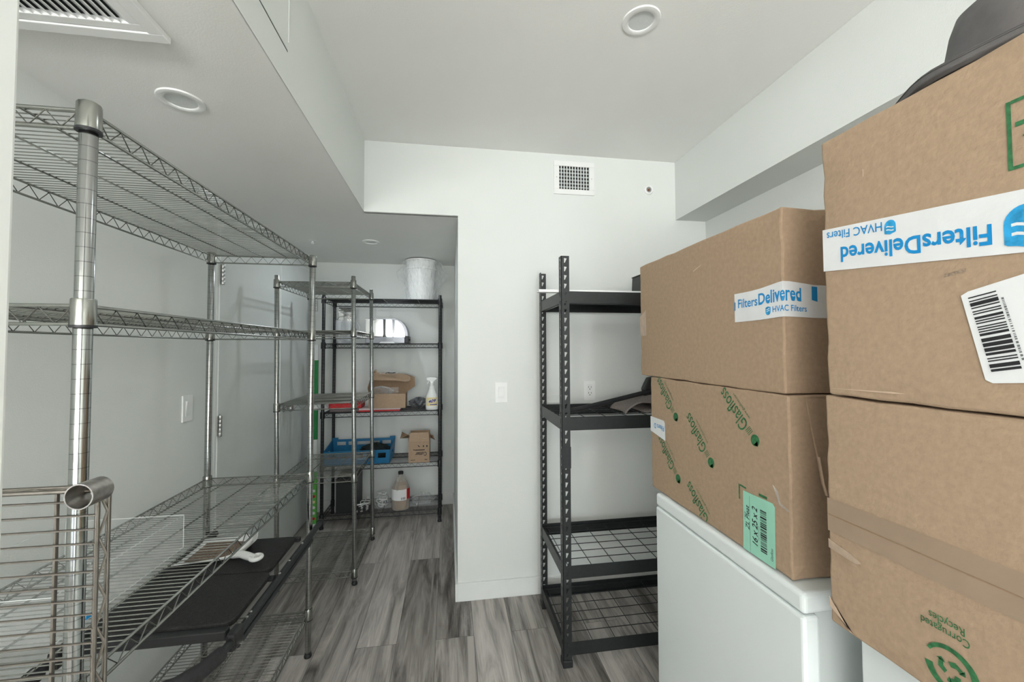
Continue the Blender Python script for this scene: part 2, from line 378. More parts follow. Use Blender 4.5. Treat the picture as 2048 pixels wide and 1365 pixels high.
# ---------------------------------------------------------------- wall and ceiling fittings
def switch(name, label, cat, O, u, n, outlet=False):
    # O centre on the wall, u horizontal direction, n outward normal
    u = Vector(u); n = Vector(n); z = Vector((0, 0, 1)); t = thing(name, label, cat, O)
    R = Matrix((u, z, n)).transposed().to_4x4()
    MB().box(-.036, -.058, 0, .036, .058, .006).xf(R).build('cover_plate', plast, t, bevel=.002)
    if outlet:
        b_ = MB().box(-.017, -.034, .006, .017, .034, .0085).xf(R).build('socket_body', trimw, t, bevel=.001)
        for s in (-1, 1):
            c = s*.017; h = MB()
            h.box(-.009, c-.002, .0080, -.0065, c+.008, .0090).box(.0065, c-.002, .0080, .009, c+.007, .0090)
            h.lathe([(.003, .0080), (.003, .0090)], (0, c-.009, 0), 10)
            h.xf(R).build('socket_slots', dark, b_)
    else:
        f_ = MB().box(-.0175, -.034, .006, .0175, .034, .0075).xf(R).build('rocker_frame', trimw, t, bevel=.0008)
        MB().prism([(-.031, .007), (0, .0085), (.031, .0115), (.031, .007)], -.0145, .0145, 'x').xf(R).build('rocker', plast, f_, bevel=.0006)
    for s in (-1, 1):
        MB().lathe([(.0028, .006), (.0028, .0068), (.0015, .0072)], (0, s*.048, 0), 12).xf(R).build('screw', plast, t)
    return t
switch('light_switch', 'white rocker light switch on the bright wall left of the black angle-post rack', 'light switch', (.296, YW, 1.146), (1, 0, 0), (0, -1, 0))
switch('light_switch', 'white rocker light switch on the left wall behind the chrome shelves', 'light switch', (XL, 2.0, 1.137), (0, 1, 0), (1, 0, 0))
switch('power_outlet', 'white double power outlet on the wall behind the black rack', 'outlet', (.822, YW, 1.148), (1, 0, 0), (0, -1, 0), True)

# wall register
t = thing('wall_vent', 'square white supply vent with crossed blades high on the bright wall', 'vent', (.737, YW, 2.412))
mb = MB(); a, b_, i, j = .125, .1, .092, .069
for (x0, z0, x1, z1) in ((-a, -b_, a, -j), (-a, j, a, b_), (-a, -j, -i, j), (i, -j, a, j)): mb.box(x0, -.009, z0, x1, 0, z1)
mb.build('frame', plast, t, bevel=.002)
MB().box(-i, -.0015, -j, i, -.0005, j).build('backing', dark, t)
mb = MB()
for k in range(10):
    x = -i+.012+k*(2*i-.02)/9.5; mb.box(x-.0022, -.010, -j, x+.0022, -.006, j)
mb.build('vertical_blades', plast, t)
mb = MB()
for k in range(6):
    z = -j+.014+k*(2*j-.02)/5.6; mb.box(-i, -.0055, z-.0045, i, -.003, z+.0045)
mb.build('horizontal_blades', greyink if False else basic('vent_grey', (.35, .38, .37), .5), t)
for s in (-1, 1): MB().lathe([(.003, -.010), (.003, -.009)], (s*.108, 0, 0), 10, 'y').build('screw', steel, t)

# recessed wall sprinkler
t = thing('wall_sprinkler', 'round white recessed sprinkler on the bright wall near the beam', 'sprinkler', (1.213, YW, 2.371))
MB().lathe([(.016, -.004), (.018, -.007), (.028, -.006), (.031, -.001), (.031, 0)], (0, 0, 0), 28, 'y', cap=False).build('escutcheon', plast, t, smooth=50)
MB().lathe([(.017, -.0015), (.017, -.001)], (0, 0, 0), 24, 'y').build('cup', basic('cup_grey', (.4, .4, .39), .4, .4), t)
mb = MB().lathe([(.004, -.001), (.006, -.008), (.004, -.012)], (-.003, 0, -.003), 12, 'y')
mb.build('sprinkler_head', copper, t, smooth=40)
mb = MB().box(.004, -.010, -.008, .006, -.001, .010).box(-.010, -.010, .006, .006, -.009, .010); mb.build('sprinkler_frame', steel, t)

def downlight(x, y, z, r, label, watts):
    # added low fill light; the fixture itself is unlit
    area('downlight_fill', (x, y, z-.009), (0, 0, 0), r*1.2, r*1.2, watts, (.86, .94, 1))
    t = thing('downlight', label, 'ceiling light', (x, y, z))
    MB().lathe([(r*.66, -.001), (r*.66, -.004), (r*.72, -.007), (r*.97, -.004), (r, -.0005), (r, 0)], (0,0,0), 48, cap=False).build('trim_ring', plast, t, smooth=50)
    MB().lathe([(.001, -.0018), (r*.67, -.0018), (r*.67, -.0008)], (0,0,0), 48).build('diffuser', diff, t)
    return t
downlight(.668, 1.308, ZC, .066, 'round recessed downlight, unlit, in the high ceiling', 1.0)
downlight(-.805, 1.350, ZS, .062, 'round recessed downlight, unlit, in the low soffit above the chrome shelves', .12)
downlight(-.546, 2.967, ZS, .058, 'round recessed downlight, unlit, in the alcove ceiling by the pendent sprinkler', 2.0)
t = thing('ceiling_sprinkler', 'small white pendent sprinkler hanging from the alcove ceiling', 'sprinkler', (-.945, 2.998, ZS)); t.scale = (.8, .8, .62)
MB().lathe([(.034, 0), (.033, -.003), (.012, -.007), (.009, -.007)], (0,0,0), 24, cap=False).build('escutcheon', plast, t, smooth=50)
mb = MB().lathe([(.008, 0), (.008, -.018), (.004, -.02)], (0,0,0), 12)
for s in (-1, 1): mb.tube([(s*.007, 0, -.016), (s*.010, 0, -.028), (s*.003, 0, -.036)], .0018, 6)
mb.build('sprinkler_frame', plast, t, smooth=50)
MB().lathe([(.003, -.036), (.013, -.037), (.013, -.039), (.003, -.04)], (0,0,0), 16).build('deflector', plast, t)

# return-air grille in the soffit
t = thing('ceiling_vent', 'large white slatted return grille in the low soffit at upper left', 'vent', (-.94, .80, ZS))
x0, x1, y0, y1 = -.271, .271, -.28, .28
mb = MB(); g = .052
mb.box(x0, y0, -.014, x1, y0+g, 0).box(x0, y1-g, -.014, x1, y1, 0).box(x0, y0+g, -.014, x0+g, y1-g, 0).box(x1-g, y0+g, -.014, x1, y1-g, 0)
for o in mb.v: pass
# keep the grille clear of the left wall
mb.xf(Matrix.Diagonal((.36/.542*1.0, 1, 1, 1)) @ Matrix.Identity(4)) if False else None
mb2 = MB(); X0, X1 = -.195, .271
mb2.box(X0, y0, -.016, X1, y0+.03, 0).box(X0, y1-.03, -.016, X1, y1, 0).box(X0, y0+.03, -.016, X0+.03, y1-.03, 0).box(X1-.03, y0+.03, -.016, X1, y1-.03, 0)
mb2.build('outer_frame', plast, t, bevel=.002)
mb3 = MB(); a0, a1, c0, c1 = X0+.0315, X1-.0315, y0+.0315, y1-.0315
mb3.box(a0, c0, -.013, a1, c0+.022, 0).box(a0, c1-.022, -.013, a1, c1, 0).box(a0, c0+.022, -.013, a0+.022, c1-.022, 0).box(a1-.022, c0+.022, -.013, a1, c1-.022, 0)
mb3.build('inner_frame', plast, t, bevel=.002)
MB().box(a0, c0, -.0012, a1, c1, -.0004).build('backing', dark, t)
mb = MB(); n = 21
for k in range(n):
    x = a0+.03+k*(a1-a0-.06)/(n-1); s = .0095
    mb.add([(x-s, c0+.02, -.003), (x-s+.002, c0+.02, -.002), (x+s, c0+.02, -.012), (x+s-.002, c0+.02, -.0125),
            (x-s, c1-.02, -.003), (x-s+.002, c1-.02, -.002), (x+s, c1-.02, -.012), (x+s-.002, c1-.02, -.0125)],
           [(0,1,2,3), (7,6,5,4), (0,4,5,1), (1,5,6,2), (2,6,7,3), (3,7,4,0)])
mb.build('slats', plast, t)

# access panel in the soffit face
t = thing('access_panel', 'flush white access panel in the soffit side at the top of the picture', 'access panel', (XSOF+.0015, .95, 2.36))
MB().box(0, -.30, -.10, .0022, .281, .135).build('panel', wall, t, bevel=.0008)
MB().box(0, -.31, -.1022, .0007, .285, -.1).build('shadow_gap', dark, t)
MB().box(0, .283, -.075, .004, .286, .135).build('edge_bead', trimw, t)

# ---------------------------------------------------------------- wire shelving
def truss(mb, A, B, drop, pitch, r):
    A = Vector(A); B = Vector(B); L = (B-A).length; n = max(2, int(round(L/pitch))); pts = []
    for k in range(n*2+1):
        p = A.lerp(B, k/(n*2)); p = p+Vector((0, 0, 0 if k % 2 == 0 else -drop)); pts.append(p)
    mb.tube(pts, r, 6)
def wire_shelf_mb(sx, sy, along, spacing, sup, drop=.032, rr=.0032, wr=.0012, tp=.052, c=.018):
    """centre origin, z = 0 at the top rail; along = axis the deck wires follow"""
    mb = MB(); hx, hy = sx/2-.0, sy/2-.0
    for (A, B) in (((-hx, -hy+c), (-hx, hy-c)), ((hx, -hy+c), (hx, hy-c)), ((-hx+c, -hy), (hx-c, -hy)), ((-hx+c, hy), (hx-c, hy))):
        mb.tube([(*A, 0), (*B, 0)], rr, 8); mb.tube([(*A, -drop), (*B, -drop)], rr, 8)
        truss(mb, (*A, -.002), (*B, -.002), drop-.003, tp, wr*1.15)
    if along == 'x':
        n = int((sy-.02)/spacing)
        for k in range(n):
            y = -sy/2+.012+(sy-.024)*k/(n-1); mb.tube([(-hx, y, .002), (hx, y, .002)], wr, 6)
        for q in sup:
            x = -hx+sx*q; mb.tube([(x, -hy, -.0015), (x, hy, -.0015)], .0024, 6)
    else:
        n = int((sx-.02)/spacing)
        for k in range(n):
            x = -sx/2+.012+(sx-.024)*k/(n-1); mb.tube([(x, -hy, .002), (x, hy, .002)], wr, 6)
        for q in sup:
            y = -hy+sy*q; mb.tube([(-hx, y, -.0015), (hx, y, -.0015)], .0024, 6)
    return mb
def collar_mb(r=.0170, h=.044, logo=True):
    mb = MB().lathe([(.0128, .012), (r-.001, .012), (r, .010), (r+.0009, -h+.010), (r+.0009, -h+.008)], (0,0,0), 24, cap=False)
    return mb
def ring_mb(): return MB().lathe([(.0127, -.034), (.0182, -.034), (.0185, -.0385), (.0127, -.0385)], (0,0,0), 24, cap=False)
def post_mb(h): 
    mb = MB().lathe([(.0122, .018), (.0127, .02), (.0127, h-.002), (.0115, h)], (0,0,0), 24)
    return mb
def foot_mb(): return MB().lathe([(.015, 0), (.0165, .003), (.0165, .010), (.0135, .014), (.0135, .022), (.0120, .022)], (0,0,0), 20)
def wire_unit(name, label, cat, loc, px, py, H, zs, along, spacing, sup, mats, group=None, tp=.052, rot=(0,0,0)):
    pm, wm, fm = mats
    t = thing(name, label, cat, loc, 0, group); t.rotation_euler = rot
    sx, sy = px, py
    proto = None; P = []
    for ix in (-1, 1):
        for iy in (-1, 1):
            p = (ix*px/2, iy*py/2)
            if not P:
                o = post_mb(H).build('post', pm, t, smooth=40); foot_mb().build('foot', fm, o, smooth=40)
                o.location = (*p, 0); P.append(o)
            else:
                o = dup(P[0], t); o.location = (*p, 0); P.append(o)
    sh = None
    for z in zs:
        if sh is None:
            sh = wire_shelf_mb(sx, sy, along, spacing, sup, tp=tp).build('wire_shelf', wm, t, smooth=60)
            cc = None
            for ix in (-1, 1):
                for iy in (-1, 1):
                    if cc is None:
                        cc = collar_mb().build('collar', wm, sh, smooth=40); rg = ring_mb().build('clip_ring', fm, cc, smooth=40) if False else None
                        q = cc
                    else: q = dup(cc, sh)
                    q.location = (ix*px/2, iy*py/2, 0)
            rq = ring_mb().build('clip_ring', fm, sh, smooth=40); rq.location = (-px/2, -py/2, 0)
            for (ix, iy) in ((-1, 1), (1, -1), (1, 1)):
                q = dup(rq, sh); q.location = (ix*px/2, iy*py/2, 0)
            q = sh
        else: q = dup(sh, t)
        q.location = (0, 0, z)
    return t
# unit 1: tall chrome unit at the left
U1 = wire_unit('wire_shelving_unit', 'tall chrome wire shelving unit along the left wall, nearest the camera', 'shelving unit',
    (-.844, 1.4075, 0), .428, 1.191, 1.835, (1.820, 1.474, .823, .203), 'x', .0163, (.25, .5, .75), (chrp, chr_, blkp), 'chrome wire shelving units')
U2 = wire_unit('wire_shelving_unit', 'smaller square chrome wire shelving unit between the long one and the black one', 'shelving unit',
    (-.765, 2.845, 0), .430, .571, 1.835, (1.798, 1.505, 1.072, .637, .078), 'x', .0163, (.33, .67), (chrp, chr_, blkp), 'chrome wire shelving units', rot=(0, -.012, 0))
U3 = wire_unit('wire_shelving_unit', 'black wire shelving unit against the alcove back wall, full of items', 'shelving unit',
    (-.523, 3.528, 0), .902, .31, 1.836, (1.797, 1.437, .892, .480, .098), 'x', .016, (.2, .5, .8), (blkpost, blkw, blkp))

# spare shelf standing on its short end beside the doorway
t = thing('spare_wire_shelf', 'loose chrome wire shelf standing on end in front of the near post', 'wire shelf', (-.629, .56, .6245))
R = Matrix.Rotation(PI/2, 4, 'X')
mb = wire_shelf_mb(.43, 1.21, 'x', .0163, (.1, .5, .9), drop=.016, wr=.0014, rr=.0026, c=.004)
mb.xf(R).build('wire_shelf', tarn, t, smooth=60)
for ix in (-1, 1):
    for iy in (-1, 1):
        cm = MB().lathe([(.0122, -.004), (.0142, -.004), (.0146, .026), (.0133, .026), (.0122, -.004)], (ix*.215, iy*.606, 0), 28, cap=False)
        cm.xf(R).build('corner_sleeve', basic('dull_chrome', (.42, .40, .38), .35, 1, noise=.25, nscale=120) if 'dull_chrome' not in MATS else MATS['dull_chrome'], t, smooth=40)

# ---------------------------------------------------------------- black angle-post rack
def angle_post(sx, sy, H, base=True):
    """L-profile post with keyhole slots; corner at origin, flanges go to +sx*x and +sy*y"""
    mb = MB(); w_, p, th = .038, .0385, .002
    n = int(H/p)
    def flange(axis, s):
        def Q(a, z, d): return (s*a, d*sy, z) if axis == 'x' else (d*sx, s*a, z)
        for k in range(n+1):
            z0 = k*p; z1 = min(H, z0+p)
            if z1-z0 < .01: break
            full = (z1-z0) < p*.9
            if full:
                vs = [Q(0, z0, 0), Q(w_, z0, 0), Q(w_, z1, 0), Q(0, z1, 0), Q(0, z0, th), Q(w_, z0, th), Q(w_, z1, th), Q(0, z1, th)]
                mb.add(vs, [(0,1,2,3), (4,5,6,7), (0,1,5,4), (1,2,6,5), (2,3,7,6), (3,0,4,7)]); continue
            out = [(0, z0), (w_, z0), (w_, z1), (0, z1)]
            inn = [(.0145, z0+.007), (.0180, z0+.007), (.0270, z0+.027), (.0142, z0+.029)]
            vs = [Q(a, z, 0) for a, z in out+inn]+[Q(a, z, th) for a, z in out+inn]
            fs = []
            for d in (0, 8):
                for i in range(4): fs.append((d+i, d+(i+1) % 4, d+4+(i+1) % 4, d+4+i))
            for i in range(4): fs.append((4+i, 4+(i+1) % 4, 12+(i+1) % 4, 12+i))
            fs += [(0, 3, 11, 8), (1, 2, 10, 9)]
            mb.add(vs, fs)
    flange('x', sx); flange('y', sy)
    return mb
GX0, GX1, GY0, GY1, GH = .497, 1.42, 1.755, 2.20, 1.822
rack = thing('angle_post_rack', 'black steel rivet shelving rack against the bright wall, left of the white appliance', 'shelving rack', (GX0, GY0, 0))
gw, gd = GX1-GX0, GY1-GY0
for (x, y, sx_, sy_) in ((0, 0, 1, 1), (gw, 0, -1, 1), (0, gd, 1, -1), (gw, gd, -1, -1)):
    o = angle_post(sx_, sy_, GH-.004).build('post', gunm, rack, smooth=0); o.location = (x, y, .004)
    mb = MB().box(min(0, sx_*.042)-.003*(sx_ > 0), min(0, sy_*.042)-.003*(sy_ > 0), 0, max(0, sx_*.042)+.003*(sx_ < 0), max(0, sy_*.042)+.003*(sy_ < 0), .03)
    mb.xf(Matrix.Translation((0, 0, -.004))); mb.build('foot', blkp, o, bevel=.003)
    if y == 0:
        MB().box(-.0015*sx_, -.0022*sy_, .86, sx_*.040, -.0004*sy_, .955).xf(Matrix.Translation((0, 0, 0))).build('splice_plate', gunm, o, bevel=.001)
def beam_set(z, first=False, solid=False):
    s = bpy.data.objects.new('rack_shelf', None)
    fr = MB(); hb = .056; th = .0018
    # beams: face plate with inward lips
    def beamx(y, s_):
        fr.box(.003, y, z-hb, gw-.003, y+th*s_, z); fr.box(.003, y, z-hb, gw-.003, y+.016*s_, z-hb+th); fr.box(.003, y+.002*s_, z-.018, gw-.003, y+.020*s_, z-.018+th)
    def beamy(x, s_):
        fr.box(x, .003, z-hb, x+th*s_, gd-.003, z); fr.box(x, .003, z-hb, x+.016*s_, gd-.003, z-hb+th); fr.box(x+.002*s_, .003, z-.018, x+.020*s_, gd-.003, z-.018+th)
    beamx(.0023, 1); beamx(gd-.0023, -1); beamy(.0023, 1); beamy(gw-.0023, -1)
    o = fr.build('shelf_frame', gunm, rack)
    rv = MB()
    for x in (.02, gw-.02):
        for dz in (.008, .046): rv.lathe([(.004, 0), (.0045, -.001), (.002, -.0022)], (x, .0018, z-dz), 12, 'y')
    for dz in (.008, .046): rv.lathe([(.004, 0), (.0045, -.001), (.002, -.0022)], (-.0002, .02, z-dz), 12, 'x')
    rv.build('rivets', gunm, o, smooth=40)
    if solid:
        MB().box(.005, .005, z-.016, gw-.005, gd-.005, z-.004).build('deck', blk, o)
    else:
        g = MB(); zz = z-.0135
        for k in range(7):
            y = .02+k*(gd-.04)/6; g.tube([(.006, y, zz), (gw-.006, y, zz)], .0019, 6)
        for k in range(9):
            x = .035+k*(gw-.07)/8; g.tube([(x, .005, zz-.0035), (x, gd-.005, zz-.0035)], .0019, 6)
        g.build('wire_deck', blk, o, smooth=60)
for z, sol in ((1.654, True), (1.086, False), (.436, False), (.106, False)): beam_set(z, solid=sol)

o = MB().box(.405, 1.80, 1.655, 1.43, 1.838, 1.667).build('white_board', plast, bevel=.001)
tag(o, 'narrow white board lying along the top shelf of the black rack, sticking out left', 'board')
t = thing('storage_bin', 'dark grey plastic bin on top of the black rack, mostly behind the boxes', 'bin', (1.16, 1.98, 1.669))
MB().prism([(-.178, 0), (.17, 0), (.178, .112), (-.172, .112)], -.12, .10, 'y').build('body', gunm, t, bevel=.008)
MB().box(-.1735, -.1225, .1085, .179, .1025, .114).build('rim', gunm, t, bevel=.003)
# floor squeegee / mop lying on the second shelf
t = thing('mop', 'black mop with long pole lying across the second shelf of the black rack', 'mop', (0, 0, 0))
MB().tube([(.545, 1.83, 1.105), (.60, 1.845, 1.110), (1.12, 1.99, 1.188)], .0112, 14).build('pole', blkp, t, smooth=40)
mb = MB()
mb.prism([(.985, 1.150), (.998, 1.166), (.990, 1.185), (1.005, 1.215), (1.02, 1.243), (1.05, 1.250), (1.09, 1.243), (1.11, 1.19), (1.09, 1.148), (1.03, 1.14)], 1.955, 2.0, 'y')
mb.build('mop_head', blkp, t, bevel=.008, seg=3)
MB().tube([(1.03, 1.975, 1.175), (1.09, 1.99, 1.16), (1.16, 2.0, 1.12)], .016, 12).build('swivel_joint', blkp, t, smooth=40)
t = thing('folded_cloth', 'folded grey brown waffle cloth under the mop head on the black rack', 'cloth', (.97, 2.0, 1.0745))
def cl(u, v):
    x = -.12+.27*u; y = -.13+.2*v
    z = .060*math.sin(PI*min(1, u*1.15))**.6*(1-.5*abs(v-.5)) + .008*math.sin(9*u+5*v)*math.sin(PI*u)+.028*u
    return (x+.02*math.sin(3*v), y, max(.001, z))
mb = MB().grid(cl, 24, 14); o = mb.build('cloth_top', cloth, t, smooth=80); md = o.modifiers.new('t', 'SOLIDIFY'); md.thickness = .006; md.offset = 1
def cl2(u, v):
    x = -.02+.2*u; y = -.15+.17*v
    return (x, y, .006+.03*math.sin(PI*u)**.5*v+.006*math.sin(11*u))
mb = MB().grid(cl2, 20, 12); o = mb.build('cloth_fold', cloth, t, smooth=80); md = o.modifiers.new('t', 'SOLIDIFY'); md.thickness = .006; md.offset = 1
o = MB().tube([(.84, 2.07, 1.078), (.86, 2.075, 1.096), (.89, 2.08, 1.108), (.93, 2.085, 1.108), (.96, 2.09, 1.09), (.97, 2.08, 1.0785)], .0015, 8).build('cable_loop', blkp, smooth=60)
tag(o, 'thin dark cable loop behind the cloth on the black rack', 'cable')

# ---------------------------------------------------------------- white appliances
t = thing('white_appliance', 'white enamel appliance under the printed green-logo box, right of the black rack', 'appliance', (0, 0, 0))
MB().box(.792, .800, .03, 1.33, 1.395, .822).build('cabinet', applw, t, bevel=.006)
MB().box(.748, .776, .05, .789, 1.402, .821).build('door_panel', applw, t, bevel=.008, seg=3)
MB().box(.749, .776, .8235, 1.335, 1.402, .8695).build('top_cover', applw, t, bevel=.010, seg=4)
MB().box(.80, .82, 0, 1.32, 1.38, .03).build('plinth', blkp, t)
t = thing('white_appliance', 'white enamel appliance under the plain taped boxes, nearest the camera', 'appliance', (0, 0, 0))
MB().box(.838, .06, .03, 1.36, .665, .862).build('cabinet', applw, t, bevel=.004)
MB().box(.798, .056, .05, .834, .698, .862).build('door_panel', applw, t, bevel=.005, seg=3)
MB().box(.800, .056, .8635, 1.365, .698, .876).build('top_cover', applw, t, bevel=.005)
MB().box(.83, .08, 0, 1.34, .65, .03).build('plinth', blkp, t)

# ---------------------------------------------------------------- cardboard boxes
def carton(name, label, x0, y0, z0, x1, y1, z1, group, seam=None, wob=.0016, open_edge=None):
    t = thing(name, label, 'cardboard box', (x0, y0, z0), group=group)
    n = 14; mb = MB(); rnd = random.Random(int(z0*1000)+int(y0*100))
    X, Y, Z_ = x1-x0, y1-y0, z1-z0
    # shell built from gridded faces so its edges can be worn
    wv = {}
    def W(a, b_, c):
        # a, b_, c in 0..1 ; edges wander slightly
        key = (round(a, 3), round(b_, 3), round(c, 3))
        if key in wv: return wv[key]
        e = sum(q in (0.0, 1.0) for q in key)
        p = [x0*0+a*X, b_*Y, c*Z_]
        if e >= 2:
            for i_, q in enumerate(key):
                if q in (0.0, 1.0): p[i_] += (-1 if q == 1.0 else 1)*abs(rnd.gauss(0, wob))*.8
        wv[key] = tuple(p); return wv[key]
    R = [i/n for i in range(n+1)]
    mb.grid(lambda u, v: W(0.0, u, v), n, n); mb.grid(lambda u, v: W(1.0, u, v), n, n)
    mb.grid(lambda u, v: W(u, 0.0, v), n, n); mb.grid(lambda u, v: W(u, 1.0, v), n, n)
    mb.grid(lambda u, v: W(u, v, 0.0), n, n); mb.grid(lambda u, v: W(u, v, 1.0), n, n)
    me_o = mb.build('carton_body', card, t, recalc=False)
    bm = bmesh.new(); bm.from_mesh(me_o.data); bmesh.ops.remove_doubles(bm, verts=bm.verts, dist=.0002); bmesh.ops.recalc_face_normals(bm, faces=bm.faces); bm.to_mesh(me_o.data); bm.free()
    md = me_o.modifiers.new('b', 'BEVEL'); md.width = .004; md.segments = 2; md.limit_method = 'ANGLE'; md.angle_limit = math.radians(45)
    return t
GB = 'shipping cartons stacked on the white appliances'
# far stack
BX = .763
C_ = carton('cardboard_box', 'green-printed cardboard carton with mint label, standing on the far white appliance', BX, .818, .872, 1.20, 1.457, 1.288, GB)
B_ = carton('cardboard_box', 'plain cardboard carton with white tape end, on top of the green-printed carton', BX, .826, 1.2885, 1.21, 1.535, 1.727, GB)
DX = .715
D_ = carton('cardboard_box', 'big cardboard carton with recycling stamp, lower one of the near stack', DX+.004, .03, .877, 1.26, .686, 1.306, GB)
A_ = carton('cardboard_box', 'big cardboard carton with long white tape and barcode label, upper one of the near stack', DX, .02, 1.307, 1.25, .676, 1.795, GB)
def local(t): return Vector(t.location)
def fmap(t, X, off=.0012):
    """(y, z) world plane at x = X, pushed off the face, in the thing's own coordinates"""
    L = local(t); return lambda y, z, e=0: (X-off-e-L.x, y-L.y, z-L.z)
def patch(t, X, pts, name, mat, off=.0012, th=.0004, **kw):
    F = fmap(t, X, off); n = len(pts)
    vs = [F(y, z, 0) for y, z in pts]+[F(y, z, th) for y, z in pts]
    return MB().add(vs, [tuple(range(n)), tuple(range(n, 2*n))[::-1]]+[(k, (k+1) % n, n+(k+1) % n, n+k) for k in range(n)]).build(name, mat, t, **kw)
def bars(F, mat, name, parent, y0, z0, y1, z1, n, vertical, e):
    """barcode: bars as thin strips; F maps (y, z, e)"""
    mb = MB(); rnd = random.Random(n*31+5); tot = 0; ws = []
    while tot < 1: 
        w1 = rnd.choice((1, 1, 2, 3))/n; g = rnd.choice((1, 1, 2))/n; ws.append((tot, min(1, tot+w1))); tot += w1+g
    for a, b_ in ws:
        if vertical: q = [(y0+(y1-y0)*a, z0), (y0+(y1-y0)*b_, z0), (y0+(y1-y0)*b_, z1), (y0+(y1-y0)*a, z1)]
        else: q = [(y0, z0+(z1-z0)*a), (y1, z0+(z1-z0)*a), (y1, z0+(z1-z0)*b_), (y0, z0+(z1-z0)*b_)]
        mb.add([F(y, z, e) for y, z in q], [(0, 1, 2, 3)])
    return mb.build(name, mat, parent)

# --- box B: white tape wrapping its near corner
L = local(B_)
def wrapB(u, v, e=0):
    # u runs along -Y on the aisle face, then +X round the corner
    z = 1.5035+v-L.z+.010*math.exp(-((u-.165)/.06)**2)*(1 if v > 0 else .35)
    k = .985-.826
    if u < k: return (BX-.0016-e-L.x, .985-u-(.0016+e)*u/k-L.y, z)
    return (BX-.0016-e+(u-k)-L.x, .826-.0016-e-L.y, z)
mb = MB()
k = .159; us = [0, .03, .06, .09, .12, .145, .1589, .1591, .175, .20, .24, .30, .36, .42]
for i in range(len(us)-1):
    a, b_ = us[i], us[i+1]
    w0 = .038
    P = [wrapB(a, -w0), wrapB(b_, -w0), wrapB(b_, w0), wrapB(a, w0)]; mb.add(P, [(3, 2, 1, 0)])
tp = mb.build('tape', tapew, B_, smooth=30, label='white printed tape wrapping the near corner')
o = text_mesh('Filters', .0325, lambda a, b_: wrapB(.012+a, b_-.001, .0006), 'printed_name', blue, tp, bold=.012, xs=.86)
o = text_mesh('Delivered', .0375, lambda a, b_: wrapB(.083+a, b_-.0005, .0006), 'printed_name', blue, tp, bold=.02, xs=.84, cuts=(.159-.083,))
o = text_mesh('HVAC Filters', .0200, lambda a, b_: wrapB(.127+a, b_-.0245, .0006), 'printed_subtitle', blue, tp, bold=.012, xs=.86, cuts=(.159-.127,))
def shield(F, u, v, s, par, flip=1):
    """small shield badge with two white waves"""
    pl = [(-.5, .50), (-.42, .56), (-.2, .61), (0, .68), (.2, .61), (.42, .56), (.5, .50)]+[(.5*math.cos(q), -.12+.56*math.sin(q)) for q in [-PI*k/12 for k in range(13)]]
    a = MB().add([F(u+p*s, v+q*s) for p, q in pl], [tuple(range(len(pl)))]).build('shield_badge', blue2, par)
    mb = MB()
    for dv in (.22, -.08):
        for i in range(5):
            x0_, x1_ = -.32+.128*i, -.32+.128*(i+1)
            w_ = lambda x: .07*math.sin(x*7)
            mb.add([F(u+x0_*s, v+(dv+w_(x0_))*s, 1), F(u+x1_*s, v+(dv+w_(x1_))*s, 1), F(u+x1_*s, v+(dv+.1+w_(x1_))*s, 1), F(u+x0_*s, v+(dv+.1+w_(x0_))*s, 1)], [(0, 1, 2, 3)])
    mb.build('shield_waves', tapew, par)
shield(lambda u, v, q=0: wrapB(u, v, .0007+.0002*q), .1145, -.019, .0155, tp)
MB().add([wrapB(.0005, -.008, .0006), wrapB(.0040, -.006, .0006), wrapB(.0045, .014, .0006), wrapB(.0005, .017, .0006)], [(0,1,2,3)]).build('logo_edge', blue, tp)
MB().add([wrapB(.235, .002, .0006), wrapB(.25, .0, .0006), wrapB(.25, .034, .0006), wrapB(.235, .034, .0006)], [(0,1,2,3)]).build('logo_edge', blue, tp)
patch(B_, BX, [(1.535, 1.522), (1.483, 1.545), (1.483, 1.446), (1.530, 1.446)], 'torn_tape', tapet)
patch(B_, BX, [(1.17, 1.640), (1.13, 1.652), (1.13, 1.650), (1.17, 1.637)], 'scratch', cardl, off=.0008)
# --- box C: printed green marks, mint label, tape end, torn flap
def gmark(y, z, ang, s, n_del=0):
    """one diagonal printed logo: name, small line beneath, a drop; (y, z) = where the drop sits; viewer right is -Y"""
    L = local(C_); ca, sa = math.cos(ang), math.sin(ang)
    def F(a, b_, e=0):
        r = a*ca-b_*sa; v = a*sa+b_*ca
        return (BX-.0010-e-L.x, y-r-L.y, z+v-L.z)
    zlim = .878
    def ok(a, b_): return z+a*sa+b_*ca > zlim
    text_mesh('Glasfloss', s*.36, lambda a, b_: F(a, b_), 'printed_logo', green, C_, bold=.008, xs=.70, clip=lambda a, b_: ok(a+s*.26, b_-.05*s)) if False else \
    text_mesh('Glasfloss', s*.36, lambda a, b_: F(a+s*.24, b_-.06*s), 'printed_logo', green, C_, bold=.006, xs=.66, clip=lambda a, b_: ok(a+s*.24, b_-.06*s))
    text_mesh('www.glasfloss.com', s*.075, lambda a, b_: F(a+s*.30, b_-.17*s), 'printed_line', green, C_, xs=.95, clip=lambda a, b_: ok(a+s*.30, b_-.17*s))
    if z > .90:
        pl = []
        for k in range(20):
            th = 2*PI*k/20; r = .10*s
            pl.append((r*math.cos(th)*.95, r*math.sin(th)))
        pl[10] = (-.10*s, .0)
        mb = MB().add([F(a-.02*s, b_+.02*s) for a, b_ in pl], [tuple(range(20))])
        mb.add([F(-.13*s, .045*s), F(-.05*s, .10*s), F(-.06*s, -.02*s)], [(0, 1, 2)])
        mb.build('printed_drop', green, C_)
        mb = MB()
        for q in range(4):
            a = (.10+q*.03)*s
            mb.add([F(a+.01*s, -.05*s), F(a+.020*s, -.06*s), F(a+.03*s, .08*s), F(a+.018*s, .09*s)], [(0, 1, 2, 3)])
        mb.build('printed_swirl', green, C_)
